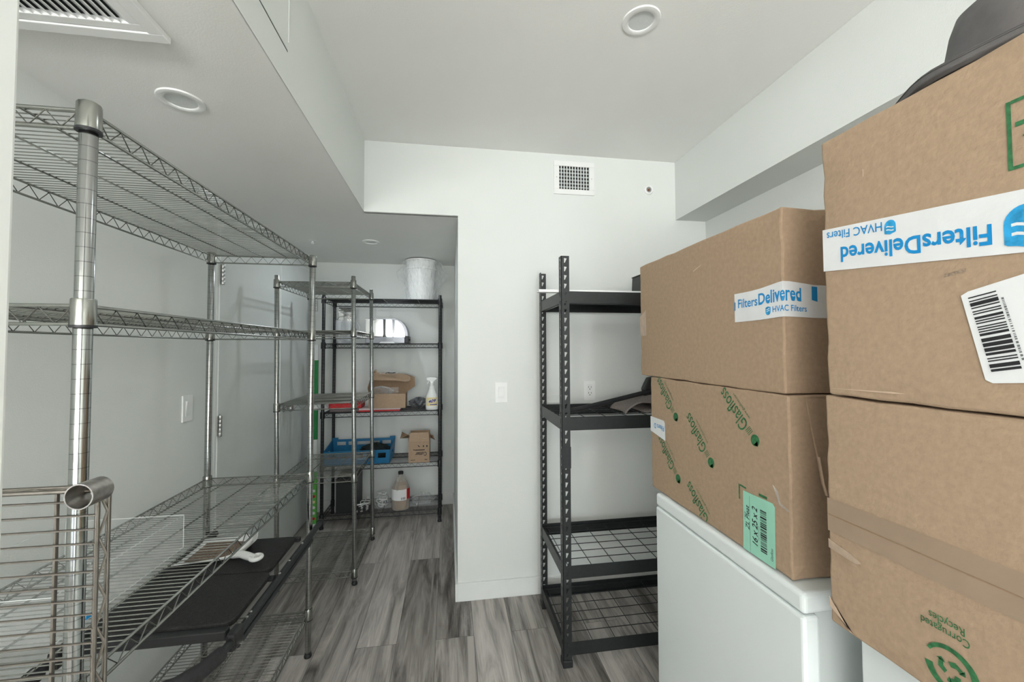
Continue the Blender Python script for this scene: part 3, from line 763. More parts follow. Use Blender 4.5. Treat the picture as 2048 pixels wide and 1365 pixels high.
for (y, z, y2, z2) in ((1.283, 1.167, 1.379, 1.272), (.922, 1.168, 1.028, 1.271), (1.098, 1.064, 1.194, 1.169), (1.274, .962, 1.374, 1.062), (1.090, .858, 1.2, .954)):
    gmark(y, z, math.atan2(z2-z, -(y2-y)), .152)
lb = patch(C_, BX, [(.967, 1.024), (.869, 1.026), (.8625, 1.019), (.864, .874), (.970, .874)], 'shipping_label', mint, label='mint green product label')
L = local(C_)
def F90(y0, z0):   # writing that reads upwards: u = +z, v = +y
    return lambda a, b_, e=.0020: (BX-e-L.x, y0+b_-L.y, z0+a-L.z)
text_mesh('ZL Pleat', .0185, F90(.9465, .930), 'label_text', black, lb, bold=.008, shear=.25, xs=.95)
text_mesh('12 PIECES', .0062, F90(.9595, .949), 'label_text', greyink, lb, xs=.9)
text_mesh('16 x 25 x 2', .0250, F90(.9190, .898), 'label_text', black, lb, bold=.014, shear=.25, xs=.84)
text_mesh('PART # ZLP16252', .0055, F90(.9130, .918), 'label_text', greyink, lb, xs=.85)
text_mesh('Glasfloss', .0105, F90(.8705, .888), 'label_text', black, lb, shear=.2, xs=.8)
MB().add([(BX-.0020-L.x, y-L.y, z-L.z) for y, z in ((.9440, .8745), (.9446, .8745), (.9446, 1.017), (.9440, 1.017))], [(0,1,2,3)]).build('label_rule', black, lb)
bars(lambda y, z, e: (BX-.0020-L.x, y-L.y, z-L.z), black, 'barcode', lb, .909, .8955, .889, .997, 70, False, 0)
for pts in ([(.984, .997), (.9795, .997), (.9795, 1.033), (.984, 1.037)], [(.9794, 1.0366), (.9794, 1.0322), (.957, 1.0300), (.957, 1.0345)], [(.913, 1.0285), (.887, 1.0285), (.887, 1.0350), (.913, 1.0350)]):
    patch(C_, BX, pts, 'printed_bracket', green, off=.0008, th=.0002)
tw = patch(C_, BX, [(1.457, 1.138), (1.36, 1.136), (1.354, 1.128), (1.352, 1.066), (1.457, 1.083)], 'tape', tapew, label='white printed tape end')
text_mesh('Filters D', .026, lambda a, b_: (BX-.0020-L.x, 1.357+a-L.y, 1.116-b_-L.z), 'printed_name', blue, tw, bold=.012, xs=.80, clip=lambda a, b_: a < .097)
patch(C_, BX, [(.868, 1.072), (.852, 1.062), (.845, 1.036), (.822, 1.028), (.822, 1.024), (.848, 1.030), (.858, 1.052)], 'loose_clear_tape', film, off=.002)
mb = MB(); fy = .818-L.y
mb.add([(.806-L.x, fy-.004, 1.281-L.z), (1.15-L.x, fy-.012, 1.281-L.z), (1.15-L.x, fy-.018, 1.066-L.z), (.840-L.x, fy-.016, 1.063-L.z), (.833-L.x, fy-.014, 1.09-L.z), (.826-L.x, fy-.010, 1.15-L.z), (.817-L.x, fy-.006, 1.21-L.z)], [tuple(range(7))])
o = mb.build('torn_flap', card, C_); md = o.modifiers.new('s', 'SOLIDIFY'); md.thickness = .004; md.offset = 1
MB().tube([(.826-L.x, fy-.013, 1.15-L.z), (.833-L.x, fy-.016, 1.09-L.z), (.840-L.x, fy-.018, 1.064-L.z)], .0022, 6).build('flap_edge', cardl, C_)
# --- box A
L = local(A_)
def wrapA(y, z, e=0):      # slightly sagging band of tape
    return (DX-.0014-e-L.x, y-L.y, z-L.z)
mid = lambda y: 1.556+(y-.40)*.100
mb = MB(); ys = [.6755-.047*i for i in range(14)]
for i in range(13):
    a, b_ = ys[i], ys[i+1]; mb.add([wrapA(a, mid(a)-.040), wrapA(b_, mid(b_)-.040), wrapA(b_, mid(b_)+.040), wrapA(a, mid(a)+.040)], [(0, 1, 2, 3)])
tp = mb.build('tape', tapew, A_, smooth=30, label='white printed tape running along the carton')
def inv(y0, dz, sc=1): # upside-down writing: u = +y, v = -z
    return lambda a, b_, e=.0006: wrapA(y0+a, mid(y0+a)+dz-b_, e)
text_mesh('FiltersDelivered', .0385, inv(.428, .0015), 'printed_name', blue, tp, bold=.022, xs=.855)
text_mesh('HVAC Filters', .0215, inv(.5655, .0335), 'printed_subtitle', blue, tp, bold=.008, xs=.86)
shield(lambda u, v, q=0: wrapA(u, v, .0007+.0002*q), .5545, mid(.5545)+.0225, -.0175, tp)
shield(lambda u, v, q=0: wrapA(u, v, .0007+.0002*q), .398, mid(.398)-.006, -.040, tp)
lb = patch(A_, DX, [(.4655, 1.4695), (.4575, 1.4745), (.375, 1.496), (.368, 1.492), (.350, 1.365), (.354, 1.357), (.435, 1.349), (.4425, 1.353)], 'shipping_label', paper, label='white barcode label stuck at a slant')
ang = math.radians(12.0)
def FA(p, q, e=0):  # label frame: origin at its left edge, p to the viewer's right, q up
    y = .4500-(p*math.cos(ang)-q*math.sin(ang)); z = 1.412+(p*math.sin(ang)+q*math.cos(ang))
    return (DX-.0022-L.x, y-L.y, z-L.z)
bars(lambda p, q, e: FA(p, q), black, 'barcode', lb, .004, -.050, .034, .054, 62, False, 0)
bars(lambda p, q, e: FA(p, q), greyink, 'number_line', lb, .0365, -.040, .039, .045, 90, False, 0)
F = fmap(A_, DX, .0010)
mb = MB()
for pts in ([(.412, 1.714), (.4075, 1.7135), (.4075, 1.624), (.412, 1.624)], [(.4074, 1.714), (.30, 1.714), (.30, 1.7095), (.4074, 1.7095)], [(.4074, 1.6285), (.30, 1.6285), (.30, 1.624), (.4074, 1.624)],
            [(.404, 1.684), (.360, 1.684), (.360, 1.678), (.404, 1.678)], [(.398, 1.664), (.392, 1.669), (.380, 1.656), (.386, 1.653)]): mb.add([F(y, z) for y, z in pts], [(0,1,2,3)])
mb.build('printed_frame', green, A_)
patch(A_, DX, [(.484, 1.5035), (.459, 1.5075), (.460, 1.5030), (.485, 1.4990)], 'faint_stamp', basic('faded_stamp', (.28, .21, .15), .85, noise=.4, nscale=300), off=.0008, th=.0002)
patch(A_, DX, [(.5965, 1.7085), (.5955, 1.7085), (.5955, 1.6955), (.5965, 1.6955)], 'scratch', cardl, off=.0008)
patch(A_, DX, [(.674, 1.320), (.560, 1.3245), (.540, 1.3230), (.560, 1.3215)], 'crease', cardl, off=.0006, th=.0002)
# --- box D
L = local(D_)
zs_ = 1.079
mb = MB()
for s in (-1, 1):
    pts = [(.685, zs_+.0012*s), (.03, zs_+.0012*s), (.03, zs_+.033*s), (.685, zs_+.031*s)]
    F = fmap(D_, DX+.004, .0010); mb.add([F(y, z) for y, z in pts], [(0,1,2,3)])
mb.build('clear_brown_tape', tapeb, D_)
patch(D_, DX+.004, [(.685, zs_+.0009), (.03, zs_+.0009), (.03, zs_-.0009), (.685, zs_-.0009)], 'seam', carddk, off=.0012, th=.0002)
patch(D_, DX+.004, [(.684, 1.033), (.640, 1.024), (.622, 1.016), (.632, 1.010), (.684, 1.016)], 'torn_tape', tapet)
F = fmap(D_, DX+.004, .0014)
mb = MB(); 
for y in (.676, .668, .660): mb.add([F(y, 1.031), F(y-.003, 1.030), F(y-.003, 1.018), F(y, 1.018)], [(0,1,2,3)])
mb.build('tape_print', carddk, D_)
patch(D_, DX+.004, [(.686, .925), (.684, .905), (.640, .882), (.646, .882)], 'torn_corner', cardl, off=.0010)
text_mesh('Corrugated', .0165, lambda a, b_: F(.472+a, .986-b_), 'printed_line', green, D_, bold=.004, xs=.78) 
text_mesh('Recycles', .0165, lambda a, b_: F(.477+a, 1.000-b_), 'printed_line', green, D_, bold=.004, xs=.78)
cy0, cz0, rr = .4955, .929, .0335
mb = MB()
for (a0, a1) in ((.15, 1.05), (1.15, 1.95)):
    n = 22
    for i in range(n):
        p0 = a0*PI+(a1-a0)*PI*i/n; p1 = a0*PI+(a1-a0)*PI*(i+1)/n; th0 = .0105*(.45+.55*(i/n)); th1 = .0105*(.45+.55*((i+1)/n))
        mb.add([F(cy0+(rr-th0)*math.cos(p0), cz0+(rr-th0)*math.sin(p0)), F(cy0+rr*math.cos(p0), cz0+rr*math.sin(p0)), F(cy0+rr*math.cos(p1), cz0+rr*math.sin(p1)), F(cy0+(rr-th1)*math.cos(p1), cz0+(rr-th1)*math.sin(p1))], [(0,1,2,3)])
for k in range(3):   # three chasing arrows
    a = k*2*PI/3+.6
    def G(p, q): return F(cy0+p*math.cos(a)-q*math.sin(a), cz0+p*math.sin(a)+q*math.cos(a))
    mb.add([G(-.009, .0155), G(.004, .0155), G(.009, .0075), G(.003, .0045), G(-.001, .0095), G(-.007, .0095)], [(0,1,2,3,4,5)])
    mb.add([G(-.012, .0125), G(-.007, .0185), G(-.006, .0070)], [(0,1,2)])
mb.build('recycling_stamp', green, D_)

# ---------------------------------------------------------------- grey hat on the near stack
t = thing('bucket_hat', 'dark grey fabric bucket hat lying on top of the near cardboard stack', 'hat', (.893, .462, 1.7965))
def hat(u, v):
    a = 2*PI*u
    prof = [(.172, -.001), (.179, .004), (.178, .012), (.170, .020), (.150, .024), (.130, .030), (.118, .044), (.112, .075), (.106, .11), (.098, .135), (.082, .148), (.045, .154), (.001, .156)]
    k = v*(len(prof)-1); i = min(int(k), len(prof)-2); q = k-i
    r = prof[i][0]*(1-q)+prof[i+1][0]*q; z = prof[i][1]*(1-q)+prof[i+1][1]*q
    wv = .007*math.sin(3*a+.5)+.004*math.sin(7*a)
    br_ = max(0, 1-v*2.4)
    z += max(0, wv)*br_*(.9 if v > .12 else .15)+.004*math.sin(5*a+4*v)*v
    r *= 1+.02*math.sin(2*a+1)*(v)+.015*math.sin(9*a)*br_
    return (r*math.cos(a), r*math.sin(a), z)
mb = MB().grid(hat, 110, 48); o = mb.build('crown_and_brim', grey, t, smooth=80); md = o.modifiers.new('s', 'SOLIDIFY'); md.thickness = .004; md.offset = -1
for dv in (.17, .22):
    pts = [Vector(hat(k/64, dv))+Vector((0, 0, .0012)) for k in range(64)]
    MB().tube(pts, .0012, 8, closed=True).build('brim_seam', grey, t, smooth=80)

# ---------------------------------------------------------------- folding step ladder lying in the left unit
t = thing('step_ladder', 'black folding step stool with foam handle lying flat in the left chrome unit', 'step stool', (0, 0, 0))
def rrect(x0, y0, x1, y1, r, n=5):
    P = []
    for cx_, cy_, a0 in ((x1-r, y1-r, 0), (x0+r, y1-r, PI/2), (x0+r, y0+r, PI), (x1-r, y0+r, 1.5*PI)):
        for k in range(n+1): P.append((cx_+r*math.cos(a0+PI/2*k/n), cy_+r*math.sin(a0+PI/2*k/n)))
    return P
MB().prism(rrect(-.998, 1.315, -.622, 1.590, .03), .585, .604, 'z').build('step_tread', tread, t, bevel=.004)
MB().prism(rrect(-.995, 1.600, -.636, 1.868, .03), .585, .603, 'z').build('step_tread', tread, t, bevel=.004)
MB().box(-1.02, 1.288, .568, -.625, 1.314, .596).build('cross_bar', blkp, t, bevel=.004)
MB().box(-1.02, 1.869, .575, -.625, 1.885, .594).build('cross_bar', blkp, t, bevel=.004)
MB().tube([(-.613, 1.585, .580), (-.65, 1.585, .580)], .010, 12).build('cross_tube', blk, t, smooth=40)
for x, ye in ((-.602, 2.06), (-1.030, 2.00)):
    MB().tube([(x, 1.27, .574), (x, ye, .574)], .0125, 16).build('side_rail', blk, t, smooth=40)
    MB().tube([(x+(.002 if x > -.8 else 0), 1.30, .547), (x, ye-.12, .547)], .0095, 14).build('folded_leg', blk, t, smooth=40)
    MB().tube([(x, ye-.002, .574), (x, ye+.016, .574)], .0155, 16).build('rail_cap', blkp, t, smooth=40)
    MB().box(x-.013, 1.262, .550, x+.013, 1.318, .600).build('handle_bracket', blkp, t, bevel=.008, seg=3)
mb = MB()
for y, z in ((1.36, .588), (1.385, .588), (1.60, .588), (1.69, .588), (1.83, .588)): mb.lathe([(.004, 0), (.004, .003), (.002, .0045)], (-.602, y, z-.002), 10, 'z')
mb.lathe([(.004, 0), (.004, .006)], (-.5905, 1.295, .556), 10, 'x')
mb.build('rivet', chr2, t, smooth=40)
arc = [(-.602, 1.275, .575), (-.604, 1.22, .578), (-.616, 1.16, .584), (-.645, 1.105, .592), (-.70, 1.065, .600), (-.816, 1.045, .604), (-.93, 1.065, .600), (-.985, 1.105, .592), (-1.015, 1.16, .584), (-1.028, 1.22, .578), (-1.03, 1.275, .575)]
MB().tube(arc, .0115, 16).build('handle_tube', blk, t, smooth=60)
sub = arc[1:10]; pp = []
for i in range(len(sub)-1):
    for q in range(4): pp.append(tuple(sub[i][j]*(1-q/4)+sub[i+1][j]*q/4 for j in range(3)))
pp.append(sub[-1])
MB().tube(pp, .0195, 20).build('foam_grip', foam, t, smooth=60)

# white dustpan on the tread
t = thing('dustpan', 'white plastic dustpan holding brown dust, lying on the black step tread', 'dustpan', (0, 0, 0))
def pan(u, v):
    # u: front lip (left) -> rounded back wall (right), v across
    wdt = 1-.06*u if u < .5 else max(.03, (1-((u-.5)/.51)**2))**.5*.97
    x = -.990+.235*u; y = 1.762+(v-.5)*.205*wdt
    z = .608+.026*abs(2*v-1)**7*(.35+.65*u) + .034*max(0, (u-.80)/.20)**1.4
    return (x, y, z)
o = MB().grid(pan, 26, 16).build('pan', plast, t, smooth=60); md = o.modifiers.new('s', 'SOLIDIFY'); md.thickness = .0025; md.offset = 1
def dst(u, v):
    p = pan(.10+.76*u, .14+.72*v); return (p[0], p[1], p[2]+.0032+.010*math.sin(PI*u)*math.sin(PI*v)*(1+.3*math.sin(17*u)*math.sin(13*v)))
MB().grid(dst, 22, 14).build('dust', dust, t, smooth=60)
mb = MB()
hp = [(-.800, 1.690, .624), (-.768, 1.680, .630), (-.732, 1.655, .632), (-.700, 1.635, .632)]
mb.tube(hp, [.012, .013, .014, .012], 12)
ring = [(-.695+.017*math.cos(a), 1.632+.019*math.sin(a), .636) for a in [2*PI*k/18 for k in range(18)]]
mb.tube(ring, .0075, 10, closed=True)
mb.build('handle', plast, t, smooth=60)

# clear acrylic bin on the third shelf
t = thing('clear_bin', 'empty clear acrylic tray standing on the third chrome shelf at left', 'bin', (0, 0, 0))
mb = MB(); x0, x1, y0, y1, z0, z1, q = -1.045, -.752, .92, 1.312, .829, .921, .003
mb.box(x0, y0, z0, x1, y1, z0+q).box(x0, y0, z0+q, x0+q, y1, z1).box(x1-q, y0, z0+q, x1, y1, z1).box(x0+q, y0, z0+q, x1-q, y0+q, z1).box(x0+q, y1-q, z0+q, x1-q, y1, z1)
mb.build('tray', acry, t)
rim = basic('acrylic_edge', (.72, .76, .75), .15, spec=.8)
mb = MB(); e_ = .0008
for a in ((x0, y0, z1), (x0, y1, z1)): mb.tube([a, (x1, a[1], z1)], e_, 6)
for a in ((x0, y0, z1), (x1, y0, z1)): mb.tube([a, (a[0], y1, z1)], e_, 6)
for xx in (x0, x1):
    for yy in (y0, y1): mb.tube([(xx, yy, z0), (xx, yy, z1)], e_, 6)
mb.tube([(x1, y0, z0), (x1, y1, z0)], e_, 6)
mb.build('polished_edge', rim, t)
MB().box(x1+.0005, .995, z0+.001, x1+.0015, 1.012, z0+.009).build('blue_sticker', blue, t)

# ---------------------------------------------------------------- things on the black unit
ZT = [1.8005, 1.4405, .8955, .4835, .1015]
# bucket wrapped in clear plastic
t = thing('plastic_bucket', 'white bucket wrapped in clear plastic, on top of the black shelving unit', 'bucket', (-.238, 3.53, ZT[0]))
MB().lathe([(.098, 0), (.103, .004), (.118, .24), (.121, .262), (.128, .264), (.128, .278), (.121, .282), (.122, .33), (.130, .333), (.130, .345), (.115, .346), (.112, .338), (.02, .336)], (0,0,0), 40).build('bucket', plast, t, smooth=40)
def wrap(u, v):
    a = 2*PI*u; z = .002+.335*v
    r = .120+.020*v+.010*math.sin(11*a+9*v)+.008*math.sin(17*a-13*v)+.006*math.sin(29*a+21*v)
    r += .085*math.exp(-((a-.25)/.55)**2)*math.exp(-((v-.68)/.30)**2)+.085*math.exp(-((a-.25-2*PI)/.55)**2)*math.exp(-((v-.68)/.30)**2)
    r += .07*math.exp(-((a-3.1)/.28)**2)*math.exp(-((v-.72)/.16)**2)
    return (r*math.cos(a), min(.185, max(-.16, r*math.sin(a))), z)
MB().grid(wrap, 110, 34).build('plastic_wrap', film, t, smooth=30)
# ribbed clear container + mirror panel behind it
t = thing('ribbed_pitcher', 'clear ribbed plastic pitcher on the second black shelf, left side', 'pitcher', (-.845, 3.50, ZT[1]+.002))
MB().lathe([(.035, 0), (.052, .010), (.066, .035), (.068, .06), (.066, .18), (.069, .190)], (0,0,0), 40, cap=False).build('body', cupm, t, smooth=50)
mb = MB()
for k in range(20):
    a = 2*PI*k/20; pr_ = [(.037, .001), (.054, .012), (.068, .037), (.070, .06), (.068, .165), (.068, .182)]
    mb.tube([(r*math.cos(a), r*math.sin(a), z) for r, z in pr_], .0022, 6)
mb.build('ribs', cupm, t, smooth=60)
MB().tube([(.068, 0, .165), (.095, -.01, .170), (.118, -.015, .140), (.115, -.01, .095), (.088, 0, .07), (.068, 0, .07)], .004, 10).build('handle', cupm, t, smooth=60)
MB().tube([(-.06, -.01, .19), (-.04, -.02, .215), (0, -.02, .222), (.03, -.01, .205), (.04, 0, .19)], .002, 8).build('rim_wire', chr_, t, smooth=60)
t = thing('mirror_panel', 'small shiny metal panel standing behind the ribbed pitcher', 'panel', (-.852, 3.595, ZT[1]+.002), .055)
MB().box(-.066, 0, 0, .066, .006, .305).build('panel', mirror, t, bevel=.001)
MB().box(-.066, -.0012, .255, .066, 0, .259).build('groove', graym, t)
# shiny counter appliance with rounded lid
t = thing('countertop_appliance', 'shiny chrome countertop appliance with curved lid on the second black shelf', 'appliance', (-.515, 3.44, ZT[1]+.002))
prof = [(-.155, .052), (-.155, .198), (.055, .196)]
for k in range(1, 9): a = PI/2*k/9; prof.append((.055+.10*math.sin(a), .062+.134*math.cos(a)))
prof += [(.155, .062), (.155, .052)]
MB().prism(prof, .002, .16, 'y').build('lid', mirror, t)
big = [(-.158, .050), (-.158, .202), (.058, .203)]
for k in range(1, 9): a = PI/2*k/9; big.append((.062+.118*math.sin(a), .062+.141*math.cos(a)))
big += [(.182, .05)]
MB().prism(big, .010, .170, 'y').build('lid_rim', graym, t, bevel=.002)
MB().box(-.158, -.002, 0, .155, .168, .050).build('base', graym, t, bevel=.003)
MB().box(.155, -.002, 0, .186, .165, .060).build('control_side', blkp, t, bevel=.004)
MB().lathe([(.008, 0), (.008, .008), (.004, .010)], (.186, .05, .028), 14, 'x').build('knob', blkp, t, smooth=40)
MB().prism([(-.048, 0), (.078, 0), (.062, .012), (-.034, .012)], -.006, -.002, 'y').build('front_tray', plast, t)

# third shelf
def open_box(name, label, loc, sx, sy, sz, mat, th=.003):
    t = thing(name, label, 'cardboard box', loc); mb = MB()
    mb.box(-sx/2, -sy/2, 0, sx/2, sy/2, th).box(-sx/2, -sy/2, th, sx/2, -sy/2+th, sz).box(-sx/2, sy/2-th, th, sx/2, sy/2, sz).box(-sx/2, -sy/2+th, th, -sx/2+th, sy/2-th, sz).box(sx/2-th, -sy/2+th, th, sx/2, sy/2-th, sz)
    mb.build('carton_body', mat, t); return t
t = thing('red_case', 'flat red and white tray under the open carton on the middle black shelf', 'case', (-.55, 3.455, ZT[2]))
MB().box(-.16, -.07, 0, .16, .08, .011).build('red_base', red, t, bevel=.002); MB().box(-.157, -.062, .011, .163, .08, .025).build('white_tray', basic('pinkish_plastic', (.66, .58, .58), .4), t, bevel=.002)
t = thing('red_binder', 'glossy red case at the left of the middle black shelf', 'case', (-.815, 3.47, ZT[2]))
MB().box(-.125, -.065, .028, .125, .075, .068).build('red_shell', red, t, bevel=.004); MB().box(-.12, -.06, 0, .12, .07, .027).build('clear_base', basic('smoky_plastic', (.16, .13, .13), .3), t, bevel=.003)
bx = open_box('open_carton', 'open cardboard carton with raised flaps and plastic wrap inside, on the red tray', (-.49, 3.46, ZT[2]+.0255), .285, .17, .115, card)
bx.rotation_euler = (0, .01, .02)
def flapm(par, pts, name, mat=card, th=.004, bend=None):
    o = MB().add(pts, [tuple(range(len(pts)))]).build(name, mat, par); md = o.modifiers.new('s', 'SOLIDIFY'); md.thickness = th; md.offset = 0; return o
fl = flapm(bx, [(-.142, .084, .115), (.142, .084, .115), (.205, .10, .160), (.20, .12, .235), (.12, .118, .262), (-.14, .11, .268), (-.165, .10, .20)], 'back_flap', carddk)
fr_ = flapm(bx, [(-.150, .018, .217), (-.142, .09, .278), (.118, .09, .262), (.165, .07, .243), (.172, .045, .22), (.158, .03, .205), (.13, .02, .202), (.06, .02, .213)], 'top_flap', card)
flapm(bx, [(.005, .030, .2125+.003), (.006, .088, .272+.003), (.05, .088, .269+.003), (.047, .030, .2125+.003)], 'brown_tape', tapeb, .001)
flapm(bx, [(-.142, -.08, .115), (-.142, .08, .115), (-.160, .085, .20), (-.150, .02, .222), (-.155, -.06, .16)], 'side_flap', carddk)
MB().tube([(-.150, .085, .19), (-.135, .088, .27), (-.118, .085, .292), (-.112, .08, .285)], [.003, .009, .010, .006], 10).build('curled_corner', carddk, bx, smooth=60)
def crum(sx, sy, sz, sd):
    def g(u, v):
        a = 2*PI*u; ph = PI*(v-.5)
        r = 1+.14*math.sin(5*a+3*ph+sd)+.10*math.sin(9*a-7*ph+2*sd)+.06*math.sin(15*a+11*ph)
        return (sx*r*math.cos(a)*math.cos(ph), sy*r*math.sin(a)*math.cos(ph), sz*(1+math.sin(ph))*(1+.1*math.sin(7*a+sd))*.5)
    return g
o = MB().grid(crum(.085, .05, .075, 1), 40, 20).build('packing_wrap', film, bx, smooth=30); o.location = (-.06, -.01, .09)
o = MB().box(.0, -.06, .10, .085, -.056, .165).build('clear_packet', film, bx)
t = thing('clear_packet', 'clear plastic packet lying on top of the raised carton flaps', 'packet', (-.50, 3.50, 1.184))
MB().grid(lambda u, v: (-.07+.15*u, -.03+.08*v, .004+.010*math.sin(8*u)*math.sin(5*v)+.02*v), 20, 8).build('film', film, t, smooth=30)
mb = MB(); mb.tube([(-.02, -.02, .008), (0, -.02, .018), (.03, -.015, .012), (.06, -.01, .016), (.045, 0, .01), (.0, 0, .012)], .002, 8); mb.build('dark_cord', blkp, t, smooth=60)
# grey folded bag
t = thing('grey_bag', 'crumpled dark grey bag beside the spray bottle on the middle black shelf', 'bag', (-.250, 3.53, ZT[2]))
o = MB().grid(crum(.072, .06, .085, 3), 44, 22).build('bag_cloth', greyb, t, smooth=40)
# spray bottle
t = thing('spray_bottle', 'white trigger spray bottle with blue 409 label on the middle black shelf', 'spray bottle', (-.137, 3.405, ZT[2]))
MB().lathe([(.040, 0), (.048, .004), (.050, .02), (.0505, .085), (.044, .118), (.030, .150), (.023, .172), (.021, .195), (.018, .198), (.018, .205)], (0,0,0), 36, sq=(1, .62)).build('bottle', plast, t, smooth=60)
hd = MB(); hd.lathe([(.019, .200), (.019, .225), (.014, .232)], (0,0,0), 20)
hd.prism([(-.043, .262), (-.043, .243), (-.020, .240), (-.012, .228), (.014, .228), (.020, .240), (.038, .248), (.042, .256), (.026, .266), (-.02, .268)], -.011, .011, 'y')
hb = hd.build('spray_head', plast, t, bevel=.002)
MB().prism([(-.030, .243), (-.022, .243), (-.026, .225), (-.038, .208), (-.043, .212), (-.034, .226)], -.005, .005, 'y').build('trigger', plast, hb, bevel=.001)
def blabel(u, v, e=.0008):
    # wraps the front of the oval bottle; u metres along, v height
    a = -PI/2+u/.040; r = .0508+e; return (r*math.cos(a), r*.62*math.sin(a)-e, v)
mb = MB().grid(lambda u, v: blabel(-.038+.076*u, .018+.085*v), 16, 6); lb = mb.build('label', yellow, t, smooth=60)
def ell(cu, cv, ru, rv, e): return [blabel(cu+ru*math.cos(2*PI*k/24), cv+rv*math.sin(2*PI*k/24)+.2*ru*math.cos(2*PI*k/24), e) for k in range(24)]
MB().grid(lambda u, v: blabel(-.038+.076*u, .018+.018*v, .0012), 12, 2).build('label_band', plast, lb, smooth=60)
MB().grid(lambda u, v: blabel(-.012+.05*u-.0, .043+.006*v, .0013), 8, 1).build('label_line', navy, lb)
MB().add(ell(.006, .075, .030, .021, .0014), [tuple(range(24))]).build('label_badge', plast, lb)
text_mesh('409', .034, lambda a, b_: blabel(a, .063+b_+.2*a, .0018), 'label_number', navy, lb, bold=.03, shear=.25, xs=.9, align='CENTER')

# fourth shelf: blue crate
t = thing('blue_crate', 'blue plastic crate with cut-out handles holding a dark folded net', 'crate', (-.715, 3.515, ZT[3]))
def wall_holes(L, h, holes, th, Fm, mbx):
    xs = sorted(set([-L/2, L/2]+[a for q in holes for a in (q[0], q[1])])); zs2 = sorted(set([0, h]+[a for q in holes for a in (q[2], q[3])]))
    for i in range(len(xs)-1):
        for j in range(len(zs2)-1):
            cx_, cz_ = (xs[i]+xs[i+1])/2, (zs2[j]+zs2[j+1])/2
            if any(q[0] < cx_ < q[1] and q[2] < cz_ < q[3] for q in holes): continue
            mbx.add([Fm(a, d, z) for a, d, z in ((xs[i], 0, zs2[j]), (xs[i+1], 0, zs2[j]), (xs[i+1], th, zs2[j]), (xs[i], th, zs2[j]), (xs[i], 0, zs2[j+1]), (xs[i+1], 0, zs2[j+1]), (xs[i+1], th, zs2[j+1]), (xs[i], th, zs2[j+1]))],
                    [(0,3,2,1),(4,5,6,7),(0,1,5,4),(1,2,6,5),(2,3,7,6),(3,0,4,7)])
mb = MB(); W_, D2, H2 = .50, .27, .145; fl_ = .10
def spread(x, y, z): k = 1+fl_*z/H2*.35; return (x*k, y*k, z)
mb.box(-W_/2, -D2/2, 0, W_/2, D2/2, .004)
lo = [(-.215, -.155, .045, .085), (-.13, -.07, .045, .085), (-.045, .045, .045, .085), (.07, .13, .045, .085), (.155, .215, .045, .085)]
hi = [(-.215, -.145, .095, .125), (-.125, -.075, .095, .125), (-.055, .055, .095, .125), (.075, .125, .095, .125), (.145, .215, .095, .125)]
wall_holes(W_, .105, lo, .006, lambda a, d, z: spread(a, -D2/2+d, z), mb)
wall_holes(W_, H2, hi, .006, lambda a, d, z: spread(a, D2/2-d, z), mb)
for s in (-1, 1):
    def Fs(a, d, z, s=s):
        zz = z*(.105/H2+(1-.105/H2)*((a+D2/2)/D2)) if z > .1 else z
        return spread(s*(W_/2-d), a, zz)
    wall_holes(D2, H2, [(-.05, .05, .05, .08)], .006, Fs, mb)
for s in (-1, 1): mb.cbox((s*.235, .139, .150), (.045, .014, .016))
mb.cbox((0, -.1425, .105), (.50, .008, .008)); mb.cbox((0, -.139, .02), (.48, .006, .01))
for x in (-.235, -.142, -.0575, .0575, .142, .235): mb.cbox((x, -.140, .05), (.006, .008, .09))
mb.build('crate_body', crate, t)
t = thing('folded_net', 'dark green black folded net lying in the blue crate', 'net', (-.60, 3.50, ZT[3]+.005))
o = MB().grid(crum(.11, .075, .125, 5), 40, 20).build('net', dkgreen, t, smooth=50)
# upside-down printed carton
t = open_box('small_carton', 'small open cardboard carton with upside-down Cutter print, right end of the fourth black shelf', (-.236, 3.435, ZT[3]), .165, .15, .165, card)
flapm(t, [(-.082, -.073, .165), (.082, -.073, .165), (.073, -.045, .232), (-.073, -.045, .232)], 'front_flap', card, .004)
flapm(t, [(-.082, -.073, .165), (-.082, .073, .165), (-.150, .08, .218), (-.150, -.06, .192), (-.082, -.073, .225)], 'side_flap', carddk, .004)
flapm(t, [(.082, -.073, .165), (.082, .073, .165), (.105, .06, .190), (.125, -.03, .165), (.105, -.05, .205), (.09, -.06, .222)], 'side_flap', carddk, .004)
flapm(t, [(-.082, .073, .165), (.082, .073, .165), (.078, .085, .225), (-.078, .085, .225)], 'back_flap', carddk, .004)
Fc = lambda a, b_, e=.0008: (a, -.075-e, b_)
text_mesh('Cutter', .042, lambda a, b_: Fc(.062-a, .082-b_), 'printed_name', black, t, bold=.015, xs=.78)
mb = MB()
for (a0, a1, z0, z1) in ((-.03, .045, .096, .103), (-.045, -.032, .098, .104), (.045, .066, .018, .023), (-.065, -.03, .018, .022)): mb.add([Fc(a0, z0), Fc(a1, z0), Fc(a1, z1), Fc(a0, z1)], [(0,1,2,3)])
for cx_, w_ in ((.062, .012), (.035, .010)): mb.add([Fc(cx_-w_/2, .122), Fc(cx_+w_/2, .122), Fc(cx_+w_*.3, .136), Fc(cx_-w_*.3, .136)], [(0,1,2,3)])
mb.add([Fc(-.012, .135), Fc(.002, .122), Fc(.008, .124), Fc(-.004, .137)], [(0,1,2,3)])
mb.build('printed_marks', black, t)
t2 = flapm(t, [(.028, -.066, .188), (.066, -.066, .186), (.060, -.060, .194), (.030, -.060, .194)], 'tape_scrap', tapet, .001)
